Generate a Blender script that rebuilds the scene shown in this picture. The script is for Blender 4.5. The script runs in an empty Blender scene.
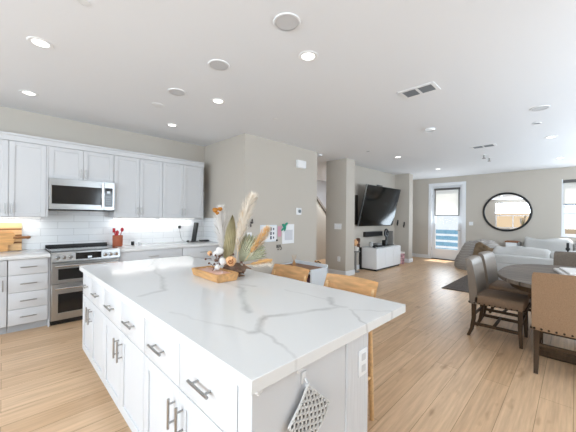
import bpy, bmesh, math, random
from mathutils import Vector, Matrix, noise
random.seed(7)
C = bpy.context.scene.collection
SC = bpy.context.scene
PI = math.pi

# ------------------------------------------------------------------ camera, world, light, exposure
YAW, ROLL, CH = 0.7874, 0.0105, 1.40
cam = bpy.data.cameras.new('camera')
cam.lens = 36.0 * 286.3 / 576.0
cam.sensor_width = 36.0
cam.shift_y = 1.3 / 576.0
cam.clip_start = 0.05
cam.clip_end = 200
co = bpy.data.objects.new('camera', cam)
C.objects.link(co)
_f = Vector((math.cos(YAW), math.sin(YAW), 0))
_r = Vector((math.sin(YAW), -math.cos(YAW), 0))
_u = Vector((0, 0, 1))
_x = _r * math.cos(ROLL) + _u * math.sin(ROLL)
_y = _u * math.cos(ROLL) - _r * math.sin(ROLL)
_z = -_f
co.matrix_world = Matrix(((_x.x, _y.x, _z.x, 0), (_x.y, _y.y, _z.y, 0), (_x.z, _y.z, _z.z, CH), (0, 0, 0, 1)))
SC.camera = co

SC.view_settings.view_transform = 'Standard'
SC.view_settings.look = 'None'
SC.view_settings.gamma = 1
SC.view_settings.use_curve_mapping = False
SC.view_settings.exposure = 0.29

w = bpy.data.worlds.new('sky')
SC.world = w
w.use_nodes = True
bg = w.node_tree.nodes['Background']
bg.inputs[0].default_value = (0.86, 0.93, 1.0, 1)
bg.inputs[1].default_value = 1.15


def area(name, loc, rot, sx, sy, power, col=(1, 1, 1), shape='RECTANGLE', parent=None):
    l = bpy.data.lights.new(name, 'AREA')
    l.shape = shape
    l.size = sx
    l.size_y = sy
    l.energy = power
    l.color = col
    o = bpy.data.objects.new(name, l)
    C.objects.link(o)
    o.location = loc
    o.rotation_euler = rot
    o.parent = parent
    return o


sun = bpy.data.lights.new('sun', 'SUN')
sun.energy = 6.0
sun.angle = 0.01
sun.color = (1, 0.95, 0.86)
so = bpy.data.objects.new('sun', sun)
C.objects.link(so)
so.rotation_euler = Vector((-0.50, 0.10, -1.0)).to_track_quat('-Z', 'Y').to_euler()

DAY = (0.82, 0.95, 1.07)
# daylight standing in the window openings of the right wall (facing +Y) and of the wall behind the camera (facing +X)
# (the upward tilt is added to brighten the ceiling)
UP = math.radians(45)
for _wx, _pw, _up in ((3.6, 78, 0.75), (7.2, 104, 0.9)):
    area('window_daylight', (_wx, -2.45, 1.65), (PI / 2 + _up, 0, 0), 2.3, 1.75, _pw, DAY)
for _wy, _pw, _z, _h, _w in ((0.3, 160, 1.7, 1.8, 2.4), (3.1, 55, 2.2, .75, 1.9)):
    area('window_daylight', (-3.7, _wy, _z), (0, -PI / 2 - UP * .42, 0), _h, _w, _pw, DAY)
# daylight coming in through the far window and the glass of the balcony door (facing -X)
area('window_daylight', (10.62, -0.75, 1.5), (0, PI / 2 + .1, 0), 1.2, 1.4, 34, DAY)
area('window_daylight', (10.62, 3.12, 1.05), (0, PI / 2 + UP, 0), 1.2, 0.6, 18, DAY)
CAN_W = 0.25
STRIP_W = 0.8


# ------------------------------------------------------------------ materials
def lin(h):
    h = h.lstrip('#')
    out = []
    for i in (0, 2, 4):
        v = int(h[i:i + 2], 16) / 255
        out.append(v / 12.92 if v <= 0.04045 else ((v + 0.055) / 1.055) ** 2.4)
    return (out[0], out[1], out[2], 1)


def mat(name, col, rough=0.5, metal=0.0, bump=0.0, bscale=40.0, vary=0.0, vscale=6.0, stretch=None, spec=None, emit=0.0, coat=0.0, sheen=0.0):
    m = bpy.data.materials.new(name)
    m.use_nodes = True
    nt = m.node_tree
    p = nt.nodes['Principled BSDF']
    c = lin(col) if isinstance(col, str) else col
    p.inputs['Base Color'].default_value = c
    p.inputs['Roughness'].default_value = rough
    p.inputs['Metallic'].default_value = metal
    if spec is not None:
        p.inputs['Specular IOR Level'].default_value = spec
    if coat:
        p.inputs['Coat Weight'].default_value = coat
    if sheen:
        p.inputs['Sheen Weight'].default_value = sheen
    if emit:
        p.inputs['Emission Color'].default_value = c
        p.inputs['Emission Strength'].default_value = emit
    if bump or vary:
        tc = nt.nodes.new('ShaderNodeTexCoord')
        mp = nt.nodes.new('ShaderNodeMapping')
        nt.links.new(tc.outputs['Object'], mp.inputs[0])
        if stretch:
            mp.inputs['Scale'].default_value = stretch
        if vary:
            n = nt.nodes.new('ShaderNodeTexNoise')
            n.inputs['Scale'].default_value = vscale
            n.inputs['Detail'].default_value = 4
            nt.links.new(mp.outputs[0], n.inputs['Vector'])
            r = nt.nodes.new('ShaderNodeValToRGB')
            r.color_ramp.elements[0].position = 0.3
            r.color_ramp.elements[1].position = 0.7
            r.color_ramp.elements[0].color = [max(0, x * (1 - vary)) for x in c[:3]] + [1]
            r.color_ramp.elements[1].color = [min(1, x * (1 + vary)) for x in c[:3]] + [1]
            nt.links.new(n.outputs[0], r.inputs[0])
            nt.links.new(r.outputs[0], p.inputs['Base Color'])
        if bump:
            n2 = nt.nodes.new('ShaderNodeTexNoise')
            n2.inputs['Scale'].default_value = bscale
            n2.inputs['Detail'].default_value = 3
            nt.links.new(mp.outputs[0], n2.inputs['Vector'])
            b = nt.nodes.new('ShaderNodeBump')
            b.inputs['Strength'].default_value = bump
            b.inputs['Distance'].default_value = 0.01
            nt.links.new(n2.outputs[0], b.inputs['Height'])
            nt.links.new(b.outputs[0], p.inputs['Normal'])
    return m


def glass_mat(name, tint=(1, 1, 1, 1)):
    m = bpy.data.materials.new(name)
    m.use_nodes = True
    nt = m.node_tree
    out = nt.nodes['Material Output']
    nt.nodes.remove(nt.nodes['Principled BSDF'])
    t = nt.nodes.new('ShaderNodeBsdfTransparent')
    t.inputs[0].default_value = tint
    g = nt.nodes.new('ShaderNodeBsdfGlossy')
    g.inputs['Roughness'].default_value = 0.02
    mx = nt.nodes.new('ShaderNodeMixShader')
    mx.inputs[0].default_value = 0.06
    nt.links.new(t.outputs[0], mx.inputs[1])
    nt.links.new(g.outputs[0], mx.inputs[2])
    nt.links.new(mx.outputs[0], out.inputs[0])
    return m


def translucent_mat(name, col, mix=0.5):
    m = bpy.data.materials.new(name)
    m.use_nodes = True
    nt = m.node_tree
    out = nt.nodes['Material Output']
    nt.nodes.remove(nt.nodes['Principled BSDF'])
    a = nt.nodes.new('ShaderNodeBsdfDiffuse')
    a.inputs[0].default_value = lin(col)
    t = nt.nodes.new('ShaderNodeBsdfTranslucent')
    t.inputs[0].default_value = lin(col)
    mx = nt.nodes.new('ShaderNodeMixShader')
    mx.inputs[0].default_value = mix
    nt.links.new(a.outputs[0], mx.inputs[1])
    nt.links.new(t.outputs[0], mx.inputs[2])
    nt.links.new(mx.outputs[0], out.inputs[0])
    return m


def floor_mat():
    m = bpy.data.materials.new('oak_planks')
    m.use_nodes = True
    nt = m.node_tree
    N, L = nt.nodes, nt.links
    p = N['Principled BSDF']
    tc = N.new('ShaderNodeTexCoord')
    br = N.new('ShaderNodeTexBrick')
    L.new(tc.outputs['Object'], br.inputs['Vector'])
    br.offset = 0.37
    br.inputs['Scale'].default_value = 1
    br.inputs['Brick Width'].default_value = 1.85
    br.inputs['Row Height'].default_value = 0.19
    br.inputs['Mortar Size'].default_value = 0.0016
    br.inputs['Mortar Smooth'].default_value = 0.2
    br.inputs['Color1'].default_value = lin('#e3c29f')
    br.inputs['Color2'].default_value = lin('#d4b08b')
    br.inputs['Mortar'].default_value = lin('#9a7650')
    mp = N.new('ShaderNodeMapping')
    mp.inputs['Scale'].default_value = (1.2, 22, 1)
    L.new(tc.outputs['Object'], mp.inputs[0])
    n = N.new('ShaderNodeTexNoise')
    n.inputs['Scale'].default_value = 1.6
    n.inputs['Detail'].default_value = 6
    n.inputs['Roughness'].default_value = 0.6
    L.new(mp.outputs[0], n.inputs['Vector'])
    r = N.new('ShaderNodeValToRGB')
    r.color_ramp.elements[0].position = 0.34
    r.color_ramp.elements[1].position = 0.66
    r.color_ramp.elements[0].color = (0.80, 0.76, 0.72, 1)
    r.color_ramp.elements[1].color = (1.06, 1.05, 1.03, 1)
    L.new(n.outputs[0], r.inputs[0])
    mx = N.new('ShaderNodeMix')
    mx.data_type = 'RGBA'
    mx.blend_type = 'MULTIPLY'
    mx.inputs[0].default_value = 1.0
    L.new(br.outputs['Color'], mx.inputs[6])
    L.new(r.outputs[0], mx.inputs[7])
    # knots
    n3 = N.new('ShaderNodeTexNoise')
    n3.inputs['Scale'].default_value = 1.3
    n3.inputs['Detail'].default_value = 2
    mp3 = N.new('ShaderNodeMapping')
    mp3.inputs['Scale'].default_value = (2.2, 6, 1)
    L.new(tc.outputs['Object'], mp3.inputs[0])
    L.new(mp3.outputs[0], n3.inputs['Vector'])
    r3 = N.new('ShaderNodeValToRGB')
    r3.color_ramp.elements[0].position = 0.24
    r3.color_ramp.elements[1].position = 0.36
    r3.color_ramp.elements[0].color = (0.66, 0.56, 0.48, 1)
    r3.color_ramp.elements[1].color = (1, 1, 1, 1)
    L.new(n3.outputs[0], r3.inputs[0])
    mx2 = N.new('ShaderNodeMix')
    mx2.data_type = 'RGBA'
    mx2.blend_type = 'MULTIPLY'
    mx2.inputs[0].default_value = 1.0
    L.new(mx.outputs[2], mx2.inputs[6])
    L.new(r3.outputs[0], mx2.inputs[7])
    L.new(mx2.outputs[2], p.inputs['Base Color'])
    p.inputs['Roughness'].default_value = 0.36
    b = N.new('ShaderNodeBump')
    b.inputs['Strength'].default_value = 0.12
    b.inputs['Distance'].default_value = 0.004
    L.new(n.outputs[0], b.inputs['Height'])
    L.new(b.outputs[0], p.inputs['Normal'])
    return m


def tile_mat():
    m = bpy.data.materials.new('subway_tile')
    m.use_nodes = True
    nt = m.node_tree
    N, L = nt.nodes, nt.links
    p = N['Principled BSDF']
    tc = N.new('ShaderNodeTexCoord')
    sp = N.new('ShaderNodeSeparateXYZ')
    cb = N.new('ShaderNodeCombineXYZ')
    L.new(tc.outputs['Object'], sp.inputs[0])
    L.new(sp.outputs[0], cb.inputs[0])
    L.new(sp.outputs[2], cb.inputs[1])
    br = N.new('ShaderNodeTexBrick')
    L.new(cb.outputs[0], br.inputs['Vector'])
    br.inputs['Scale'].default_value = 1
    br.inputs['Brick Width'].default_value = 0.38
    br.inputs['Row Height'].default_value = 0.1
    br.inputs['Mortar Size'].default_value = 0.0028
    br.inputs['Color1'].default_value = lin('#e9ebec')
    br.inputs['Color2'].default_value = lin('#e4e6e8')
    br.inputs['Mortar'].default_value = lin('#c9cbcc')
    L.new(br.outputs['Color'], p.inputs['Base Color'])
    p.inputs['Roughness'].default_value = 0.16
    b = N.new('ShaderNodeBump')
    b.invert = True
    b.inputs['Strength'].default_value = 0.4
    b.inputs['Distance'].default_value = 0.004
    L.new(br.outputs['Fac'], b.inputs['Height'])
    L.new(b.outputs[0], p.inputs['Normal'])
    return m


# the grey veins of the quartz, as polylines on the slab (metres, slab plane), width, strength
VEINS = [
    ([(1.407, 1.041), (1.306, 0.956), (1.318, 0.887)], 0.011, 0.55),
    ([(1.318, 0.887), (1.172, 0.963), (1.057, 0.997), (0.925, 1.06), (0.857, 1.031), (0.782, 0.941), (0.746, 0.95)], 0.011, 0.6),
    ([(0.746, 0.95), (0.695, 1.124), (0.665, 1.167), (0.613, 1.433)], 0.006, 0.35),
    ([(0.782, 0.941), (0.719, 0.668)], 0.005, 0.35),
    ([(1.163, 1.796), (1.163, 1.595), (1.014, 1.404), (0.887, 1.156)], 0.012, 0.4),
    ([(1.17, 1.789), (1.255, 1.569)], 0.010, 0.4),
    ([(1.342, 1.359), (1.37, 1.018)], 0.005, 0.3),
    ([(1.301, 0.842), (1.203, 0.706), (1.18, 0.642)], 0.005, 0.45),
    ([(1.311, 0.824), (1.459, 0.664)], 0.005, 0.3),
    ([(0.591, 1.854), (0.757, 1.895), (0.9, 2.3)], 0.012, 0.35),
    ([(0.9, 2.3), (1.0, 2.9), (1.25, 3.36)], 0.008, 0.25),
]


def quartz_mat(name, veins):
    m = bpy.data.materials.new(name)
    m.use_nodes = True
    nt = m.node_tree
    N, L = nt.nodes, nt.links
    p = N['Principled BSDF']
    tc = N.new('ShaderNodeTexCoord')
    nz = N.new('ShaderNodeTexNoise')
    nz.inputs['Scale'].default_value = 9
    nz.inputs['Detail'].default_value = 5
    L.new(tc.outputs['Object'], nz.inputs['Vector'])

    def vm(op, a=None, b=None, av=None, bv=None, scale=None):
        n = N.new('ShaderNodeVectorMath')
        n.operation = op
        if a is not None: L.new(a, n.inputs[0])
        if b is not None: L.new(b, n.inputs[1])
        if av is not None: n.inputs[0].default_value = av
        if bv is not None: n.inputs[1].default_value = bv
        if scale is not None: L.new(scale, n.inputs['Scale'])
        return n

    def mt(op, a=None, b=None, av=None, bv=None, cl=False):
        n = N.new('ShaderNodeMath')
        n.operation = op
        n.use_clamp = cl
        if a is not None: L.new(a, n.inputs[0])
        if b is not None: L.new(b, n.inputs[1])
        if av is not None: n.inputs[0].default_value = av
        if bv is not None: n.inputs[1].default_value = bv
        return n
    d0 = vm('SUBTRACT', a=nz.outputs['Color'], bv=(0.5, 0.5, 0.5))
    d1 = vm('MULTIPLY', a=d0.outputs[0], bv=(0.07, 0.07, 0))
    pos = vm('ADD', a=tc.outputs['Object'], b=d1.outputs[0])
    flat = vm('MULTIPLY', a=pos.outputs[0], bv=(1, 1, 0))
    total = None
    for pts, wd, st in veins:
        dist = None
        for (ax, ay), (bx_, by_) in zip(pts[:-1], pts[1:]):
            ab = (bx_ - ax, by_ - ay, 0)
            q = ab[0] ** 2 + ab[1] ** 2
            pa = vm('SUBTRACT', a=flat.outputs[0], bv=(ax, ay, 0))
            dt = vm('DOT_PRODUCT', a=pa.outputs[0], bv=(ab[0] / q, ab[1] / q, 0))
            cl = mt('ADD', a=dt.outputs['Value'], bv=0, cl=True)
            sc = vm('SCALE', av=ab, scale=cl.outputs[0])
            df = vm('SUBTRACT', a=pa.outputs[0], b=sc.outputs[0])
            ln = vm('LENGTH', a=df.outputs[0])
            dist = ln.outputs['Value'] if dist is None else mt('MINIMUM', a=dist, b=ln.outputs['Value']).outputs[0]
        k = mt('DIVIDE', a=dist, bv=wd * 2.4)
        k = mt('SUBTRACT', av=1.0, b=k.outputs[0], cl=True)
        k = mt('MULTIPLY', a=k.outputs[0], bv=st)
        total = k.outputs[0] if total is None else mt('MAXIMUM', a=total, b=k.outputs[0]).outputs[0]
    n2 = N.new('ShaderNodeTexNoise')
    n2.inputs['Scale'].default_value = 4
    n2.inputs['Detail'].default_value = 4
    L.new(tc.outputs['Object'], n2.inputs['Vector'])
    amp = N.new('ShaderNodeMapRange')
    amp.inputs['From Min'].default_value = 0.35
    amp.inputs['From Max'].default_value = 0.6
    amp.inputs['To Min'].default_value = 0.35
    amp.inputs['To Max'].default_value = 1.0
    L.new(n2.outputs[0], amp.inputs['Value'])
    fac = mt('MULTIPLY', a=total, b=amp.outputs[0])
    mx = N.new('ShaderNodeMix')
    mx.data_type = 'RGBA'
    mx.inputs[6].default_value = lin('#e4e4e3')
    mx.inputs[7].default_value = lin('#8f8d8b')
    L.new(fac.outputs[0], mx.inputs[0])
    L.new(mx.outputs[2], p.inputs['Base Color'])
    p.inputs['Roughness'].default_value = 0.1
    p.inputs['Specular IOR Level'].default_value = 0.35
    return m


def stripe_mat(name, cols, axis, scale, rough=0.6, distort=2.0):
    m = bpy.data.materials.new(name)
    m.use_nodes = True
    nt = m.node_tree
    N, L = nt.nodes, nt.links
    p = N['Principled BSDF']
    tc = N.new('ShaderNodeTexCoord')
    wv = N.new('ShaderNodeTexWave')
    wv.bands_direction = axis
    wv.inputs['Scale'].default_value = scale
    wv.inputs['Distortion'].default_value = distort
    wv.inputs['Detail'].default_value = 2
    L.new(tc.outputs['Object'], wv.inputs['Vector'])
    r = N.new('ShaderNodeValToRGB')
    els = r.color_ramp.elements
    while len(els) < len(cols):
        els.new(0.5)
    for i, cc in enumerate(cols):
        els[i].position = i / (len(cols) - 1)
        els[i].color = lin(cc)
    L.new(wv.outputs[0], r.inputs[0])
    L.new(r.outputs[0], p.inputs['Base Color'])
    p.inputs['Roughness'].default_value = rough
    return m


M = {}
M['wall'] = mat('greige_paint', '#c3bcb2', 0.85, bump=0.03, bscale=180)
M['ceiling'] = mat('ceiling_paint', '#eceef1', 0.9, bump=0.03, bscale=150)
M['trim'] = mat('white_trim_paint', '#e9ebee', 0.45)
M['floor'] = floor_mat()
M['tile'] = tile_mat()
M['cab'] = mat('white_cabinet_paint', '#d2d3d5', 0.45, spec=.3)
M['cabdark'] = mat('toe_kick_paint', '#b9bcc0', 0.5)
M['quartz'] = quartz_mat('veined_quartz', VEINS)
M['quartz2'] = quartz_mat('plain_quartz', [([(1.4, 4.7), (1.9, 4.95), (2.5, 5.1)], 0.008, 0.25)])
M['steel'] = mat('brushed_steel', '#b9bbbc', 0.28, 1.0, bump=0.05, bscale=90, stretch=(1, 1, 30))
M['nickel'] = mat('brushed_nickel', '#a9a8a6', 0.3, 1.0)
M['chrome'] = mat('polished_steel', '#d8d9da', 0.12, 1.0)
M['blackglass'] = mat('black_glass', '#0c0d0f', 0.06)
M['ovenglass'] = mat('dark_oven_glass', '#1d1b1a', 0.10)
M['black'] = mat('black_plastic', '#131314', 0.4)
M['white'] = mat('white_plastic', '#ecedee', 0.4)
M['paper'] = mat('white_paper', '#edeef0', 0.8)
M['stoolwood'] = mat('honey_wood', '#e3ba88', 0.45, vary=0.16, vscale=5, stretch=(8, 1, 8))
M['darkwood'] = mat('dark_brown_wood', '#453321', 0.6, spec=.25, vary=0.25, vscale=6, stretch=(8, 8, 1))
M['burlap'] = mat('tan_linen', '#a08164', 0.9, bump=0.7, bscale=260, vary=0.16, vscale=170)
M['burlapgrey'] = mat('grey_tan_linen', '#7c644e', 0.75, bump=0.4, bscale=260, vary=0.15, vscale=110)
M['leather'] = mat('taupe_leather', '#736659', 0.42, bump=0.1, bscale=60)
def plank_top():
    m = bpy.data.materials.new('weathered_grey_planks')
    m.use_nodes = True
    N, L = m.node_tree.nodes, m.node_tree.links
    p = N['Principled BSDF']
    tc = N.new('ShaderNodeTexCoord')
    mp = N.new('ShaderNodeMapping'); mp.inputs['Rotation'].default_value = (0, 0, PI / 2)
    L.new(tc.outputs['Object'], mp.inputs[0])
    br = N.new('ShaderNodeTexBrick'); br.offset = 0
    L.new(mp.outputs[0], br.inputs['Vector'])
    br.inputs['Scale'].default_value = 1; br.inputs['Brick Width'].default_value = 4.0; br.inputs['Row Height'].default_value = .14
    br.inputs['Mortar Size'].default_value = .006
    br.inputs['Color1'].default_value = lin('#766a5f'); br.inputs['Color2'].default_value = lin('#63584f'); br.inputs['Mortar'].default_value = lin('#3d362f')
    n = N.new('ShaderNodeTexNoise'); n.inputs['Scale'].default_value = 3; n.inputs['Detail'].default_value = 5
    m2 = N.new('ShaderNodeMapping'); m2.inputs['Scale'].default_value = (14, 1.2, 1)
    L.new(tc.outputs['Object'], m2.inputs[0]); L.new(m2.outputs[0], n.inputs['Vector'])
    r = N.new('ShaderNodeValToRGB'); r.color_ramp.elements[0].position = .3; r.color_ramp.elements[1].position = .7
    r.color_ramp.elements[0].color = (.72, .7, .68, 1); r.color_ramp.elements[1].color = (1.15, 1.15, 1.15, 1)
    L.new(n.outputs[0], r.inputs[0])
    mx = N.new('ShaderNodeMix'); mx.data_type = 'RGBA'; mx.blend_type = 'MULTIPLY'; mx.inputs[0].default_value = 1
    L.new(br.outputs['Color'], mx.inputs[6]); L.new(r.outputs[0], mx.inputs[7]); L.new(mx.outputs[2], p.inputs['Base Color'])
    p.inputs['Roughness'].default_value = .55
    p.inputs['Specular IOR Level'].default_value = .3
    return m


M['tabletop'] = plank_top()
M['brass'] = mat('dark_nailheads', '#4a3c30', 0.3, 0.9)
M['terracotta'] = mat('terracotta', '#a8593a', 0.6, vary=0.12, vscale=20)
M['red'] = mat('red_silicone', '#b8202b', 0.4)
M['maple'] = mat('maple_wood', '#dfb684', 0.5, vary=0.12, vscale=4, stretch=(1, 6, 10))
M['walnut'] = mat('brown_strip_wood', '#8a5a2e', 0.5, vary=0.15, vscale=4, stretch=(1, 6, 10))
M['lens'] = mat('lit_lens', (1, 0.97, 0.92, 1), 0.5, emit=3)
M['striplens'] = mat('lit_strip', (1, 0.98, 0.95, 1), 0.5, emit=2.5)
M['mirror'] = mat('mirror_glass', '#f0f1f2', 0.0, 1.0)
M['glass'] = glass_mat('window_glass')
M['shade'] = translucent_mat('roller_shade_fabric', '#f2f1ee', 0.6)
M['shadebar'] = mat('grey_shade_cassette', '#5d5a58', 0.5)
M['vent'] = mat('grey_vent_louvre', '#8a8f94', 0.5)
M['ventdark'] = mat('vent_shadow_box', '#4a4e52', 0.8)
M['slip'] = mat('white_slipcover', '#bfbdba', 0.9, bump=0.6, bscale=9)
M['blanket'] = stripe_mat('striped_blanket', ['#9a948f', '#b3ada7', '#77716e', '#beb8b2'], 'Z', 4.5, 0.95, 5.0)
M['throw'] = mat('tan_throw', '#9c8468', 0.95, bump=0.4, bscale=30, vary=0.25, vscale=8)
M['rug'] = mat('charcoal_rug', '#5a5049', 0.95, bump=0.4, bscale=160, vary=0.25, vscale=30)
M['traywood'] = mat('carved_pale_wood', '#c99a66', 0.5, vary=0.25, vscale=6, stretch=(6, 1, 6))
M['wax'] = mat('pink_wax', '#e6b8a6', 0.35)
M['drift'] = mat('driftwood', '#7d6350', 0.75, vary=0.45, vscale=14, bump=0.5, bscale=25)
M['palm'] = mat('dried_palm_green', '#c9bd97', 0.75, vary=0.14, vscale=14)
M['fan'] = mat('dried_fan_green', '#e4e3cb', 0.75, vary=0.12, vscale=12)
M['pampas'] = translucent_mat('cream_pampas', '#f4e9da', 0.15)
M['peach'] = translucent_mat('peach_pampas', '#eec388', 0.15)
M['peachpale'] = translucent_mat('pale_peach_pampas', '#f2d9b4', 0.15)
M['ivory'] = translucent_mat('ivory_pampas', '#f3eee9', 0.15)
M['petalwhite'] = translucent_mat('white_petals', '#f2eeea', 0.15)
M['petalpeach'] = mat('peach_petals', '#dfae80', 0.8, vary=.3, vscale=60)
M['petalorange'] = translucent_mat('rust_petals', '#c98a45', 0.25)
M['twig'] = mat('brown_twig', '#6b4a3a', 0.8)
M['yarn'] = mat('grey_white_yarn', '#d9d6d2', 0.95, bump=0.4, bscale=400)
M['yarnback'] = mat('dark_grey_knit', '#8d8884', 0.95)
M['clear'] = mat('clear_plastic', '#dcdcdc', 0.15)
M['desktop'] = mat('brown_laminate', '#8b5f3c', 0.45, vary=0.15, vscale=5, stretch=(1, 8, 1))
M['bluewhite'] = mat('cool_white_panel', '#e0e7ee', 0.5)
M['grey'] = mat('mid_grey', '#8d8b88', 0.6)
M['screen'] = mat('tv_screen', '#070808', 0.1, spec=.3)
M['display'] = mat('white_lit_marks', (0.5, 0.55, 0.6, 1), 0.5, emit=0.5)
M['teal'] = mat('green_ribbon', '#1f8f74', 0.6)
M['pink'] = mat('pink_paper', '#d59fb0', 0.8)
M['basket'] = mat('pink_patterned_fabric', '#c39aa0', 0.9, vary=0.6, vscale=18)
M['railblue'] = mat('blue_painted_board', '#6fa3c4', 0.6)
M['houses'] = mat('pale_siding', '#a9acb0', 0.8)
M['housetan'] = mat('tan_siding', '#b29c80', 0.8)
M['deck'] = mat('pale_concrete', '#c8c6c2', 0.8)


# ------------------------------------------------------------------ mesh helpers
def B():
    return bmesh.new()


def box(bm, x0, x1, y0, y1, z0, z1, bev=0.0, seg=1, rot=None, piv=None):
    x0, x1 = min(x0, x1), max(x0, x1)
    y0, y1 = min(y0, y1), max(y0, y1)
    z0, z1 = min(z0, z1), max(z0, z1)
    v = [bm.verts.new(p) for p in ((x0, y0, z0), (x1, y0, z0), (x1, y1, z0), (x0, y1, z0), (x0, y0, z1), (x1, y0, z1), (x1, y1, z1), (x0, y1, z1))]
    f = [bm.faces.new([v[i] for i in q]) for q in ((0, 3, 2, 1), (4, 5, 6, 7), (0, 1, 5, 4), (1, 2, 6, 5), (2, 3, 7, 6), (3, 0, 4, 7))]
    vs = v
    if bev > 0:
        es = list({e for ff in f for e in ff.edges})
        r = bmesh.ops.bevel(bm, geom=es, offset=bev, segments=seg, affect='EDGES', profile=0.5)
        vs = list({vv for ff in r['faces'] for vv in ff.verts} | {vv for vv in v if vv.is_valid})
    if rot is not None:
        bmesh.ops.transform(bm, matrix=Matrix.Translation(piv) @ rot @ Matrix.Translation(-Vector(piv)), verts=vs)
    return bm


def cyl(bm, p0, p1, r0, r1=None, seg=12, cap=True):
    r1 = r0 if r1 is None else r1
    p0, p1 = Vector(p0), Vector(p1)
    d = (p1 - p0).normalized()
    a = d.orthogonal().normalized()
    b = d.cross(a)
    A = [bm.verts.new(p0 + (a * math.cos(2 * PI * i / seg) + b * math.sin(2 * PI * i / seg)) * r0) for i in range(seg)]
    Bv = [bm.verts.new(p1 + (a * math.cos(2 * PI * i / seg) + b * math.sin(2 * PI * i / seg)) * r1) for i in range(seg)]
    for i in range(seg):
        bm.faces.new((A[i], A[(i + 1) % seg], Bv[(i + 1) % seg], Bv[i]))
    if cap:
        bm.faces.new(A[::-1])
        bm.faces.new(Bv)
    return bm


def tube(bm, pts, r, seg=8, closed=False):
    pts = [Vector(p) for p in pts]
    rings = []
    n = len(pts)
    prev = None
    for i, p in enumerate(pts):
        if closed:
            t = pts[(i + 1) % n] - pts[i - 1]
        else:
            t = pts[min(i + 1, n - 1)] - pts[max(i - 1, 0)]
        t.normalize()
        a = t.orthogonal().normalized() if prev is None else (prev - t * prev.dot(t)).normalized()
        prev = a
        b = t.cross(a)
        rr = r[i] if isinstance(r, (list, tuple)) else r
        rings.append([bm.verts.new(p + (a * math.cos(2 * PI * k / seg) + b * math.sin(2 * PI * k / seg)) * rr) for k in range(seg)])
    for i in range(n if closed else n - 1):
        A, Bv = rings[i], rings[(i + 1) % n]
        for k in range(seg):
            bm.faces.new((A[k], A[(k + 1) % seg], Bv[(k + 1) % seg], Bv[k]))
    if not closed:
        bm.faces.new(rings[0][::-1])
        bm.faces.new(rings[-1])
    return bm


def lathe(bm, prof, c=(0, 0, 0), seg=24):
    c = Vector(c)
    rings = []
    for r, z in prof:
        if r < 1e-5:
            rings.append([bm.verts.new(c + Vector((0, 0, z)))])
        else:
            rings.append([bm.verts.new(c + Vector((r * math.cos(2 * PI * i / seg), r * math.sin(2 * PI * i / seg), z))) for i in range(seg)])
    for A, Bv in zip(rings[:-1], rings[1:]):
        for i in range(seg):
            j = (i + 1) % seg
            if len(A) == 1 and len(Bv) == 1:
                continue
            if len(A) == 1:
                bm.faces.new((A[0], Bv[i], Bv[j]))
            elif len(Bv) == 1:
                bm.faces.new((A[i], A[j], Bv[0]))
            else:
                bm.faces.new((A[i], A[j], Bv[j], Bv[i]))
    return bm


def prism(bm, poly, z0, z1):
    a = [bm.verts.new((x, y, z0)) for x, y in poly]
    b = [bm.verts.new((x, y, z1)) for x, y in poly]
    n = len(poly)
    for i in range(n):
        bm.faces.new((a[i], a[(i + 1) % n], b[(i + 1) % n], b[i]))
    bm.faces.new(a[::-1])
    bm.faces.new(b)
    bmesh.ops.recalc_face_normals(bm, faces=bm.faces[:])
    return bm


def ell(bm, c, rx, ry, rz, u=16, v=10, rot=None, nz=0.0, nf=8.0):
    m = Matrix.Translation(c) @ (rot if rot is not None else Matrix.Identity(4)) @ Matrix.Diagonal((rx, ry, rz, 1))
    r = bmesh.ops.create_uvsphere(bm, u_segments=u, v_segments=v, radius=1.0, matrix=m)
    if nz:
        for vv in r['verts']:
            vv.co += (vv.co - Vector(c)) * nz * noise.noise(vv.co * nf)
    return bm


def grid(bm, fn, nu, nv):
    vs = [[bm.verts.new(fn(i / nu, j / nv)) for j in range(nv + 1)] for i in range(nu + 1)]
    for i in range(nu):
        for j in range(nv):
            bm.faces.new((vs[i][j], vs[i + 1][j], vs[i + 1][j + 1], vs[i][j + 1]))
    return bm


def obj(name, bm, m, parent=None, smooth=True, loc=None, rot=None, recalc=True):
    me = bpy.data.meshes.new(name)
    if recalc:
        bmesh.ops.recalc_face_normals(bm, faces=bm.faces[:])
    bm.to_mesh(me)
    bm.free()
    me.materials.append(M[m] if isinstance(m, str) else m)
    if smooth:
        me.shade_smooth()
        me.set_sharp_from_angle(angle=math.radians(38))
    o = bpy.data.objects.new(name, me)
    C.objects.link(o)
    o.parent = parent
    if loc is not None:
        o.location = loc
    if rot is not None:
        o.rotation_euler = rot
    return o


def thing(name, label, cat, loc=(0, 0, 0), rotz=0.0, group=None):
    o = bpy.data.objects.new(name, None)
    o.empty_display_size = 0.1
    C.objects.link(o)
    o.location = loc
    o.rotation_euler = (0, 0, rotz)
    o['label'] = label
    o['category'] = cat
    if group:
        o['group'] = group
    return o


def tag(o, label, cat, group=None, kind=None):
    o['label'] = label
    o['category'] = cat
    if group:
        o['group'] = group
    if kind:
        o['kind'] = kind
    return o


def struct(name, bm, m, parent=None, **k):
    o = obj(name, bm, m, parent, **k)
    if parent is None:
        o['kind'] = 'structure'
    return o


def sempty(name, loc=(0, 0, 0)):
    o = bpy.data.objects.new(name, None)
    C.objects.link(o)
    o.location = loc
    o['kind'] = 'structure'
    return o


def dup(root, loc, rotz=None, label=None):
    r = root.copy()
    C.objects.link(r)
    r.location = loc
    if rotz is not None:
        r.rotation_euler = (0, 0, rotz)
    if label:
        r['label'] = label
    for ch in list(root.children):
        c = ch.copy()
        C.objects.link(c)
        c.parent = r
        for g in ch.children:
            d = g.copy()
            C.objects.link(d)
            d.parent = c
    return r


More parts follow.
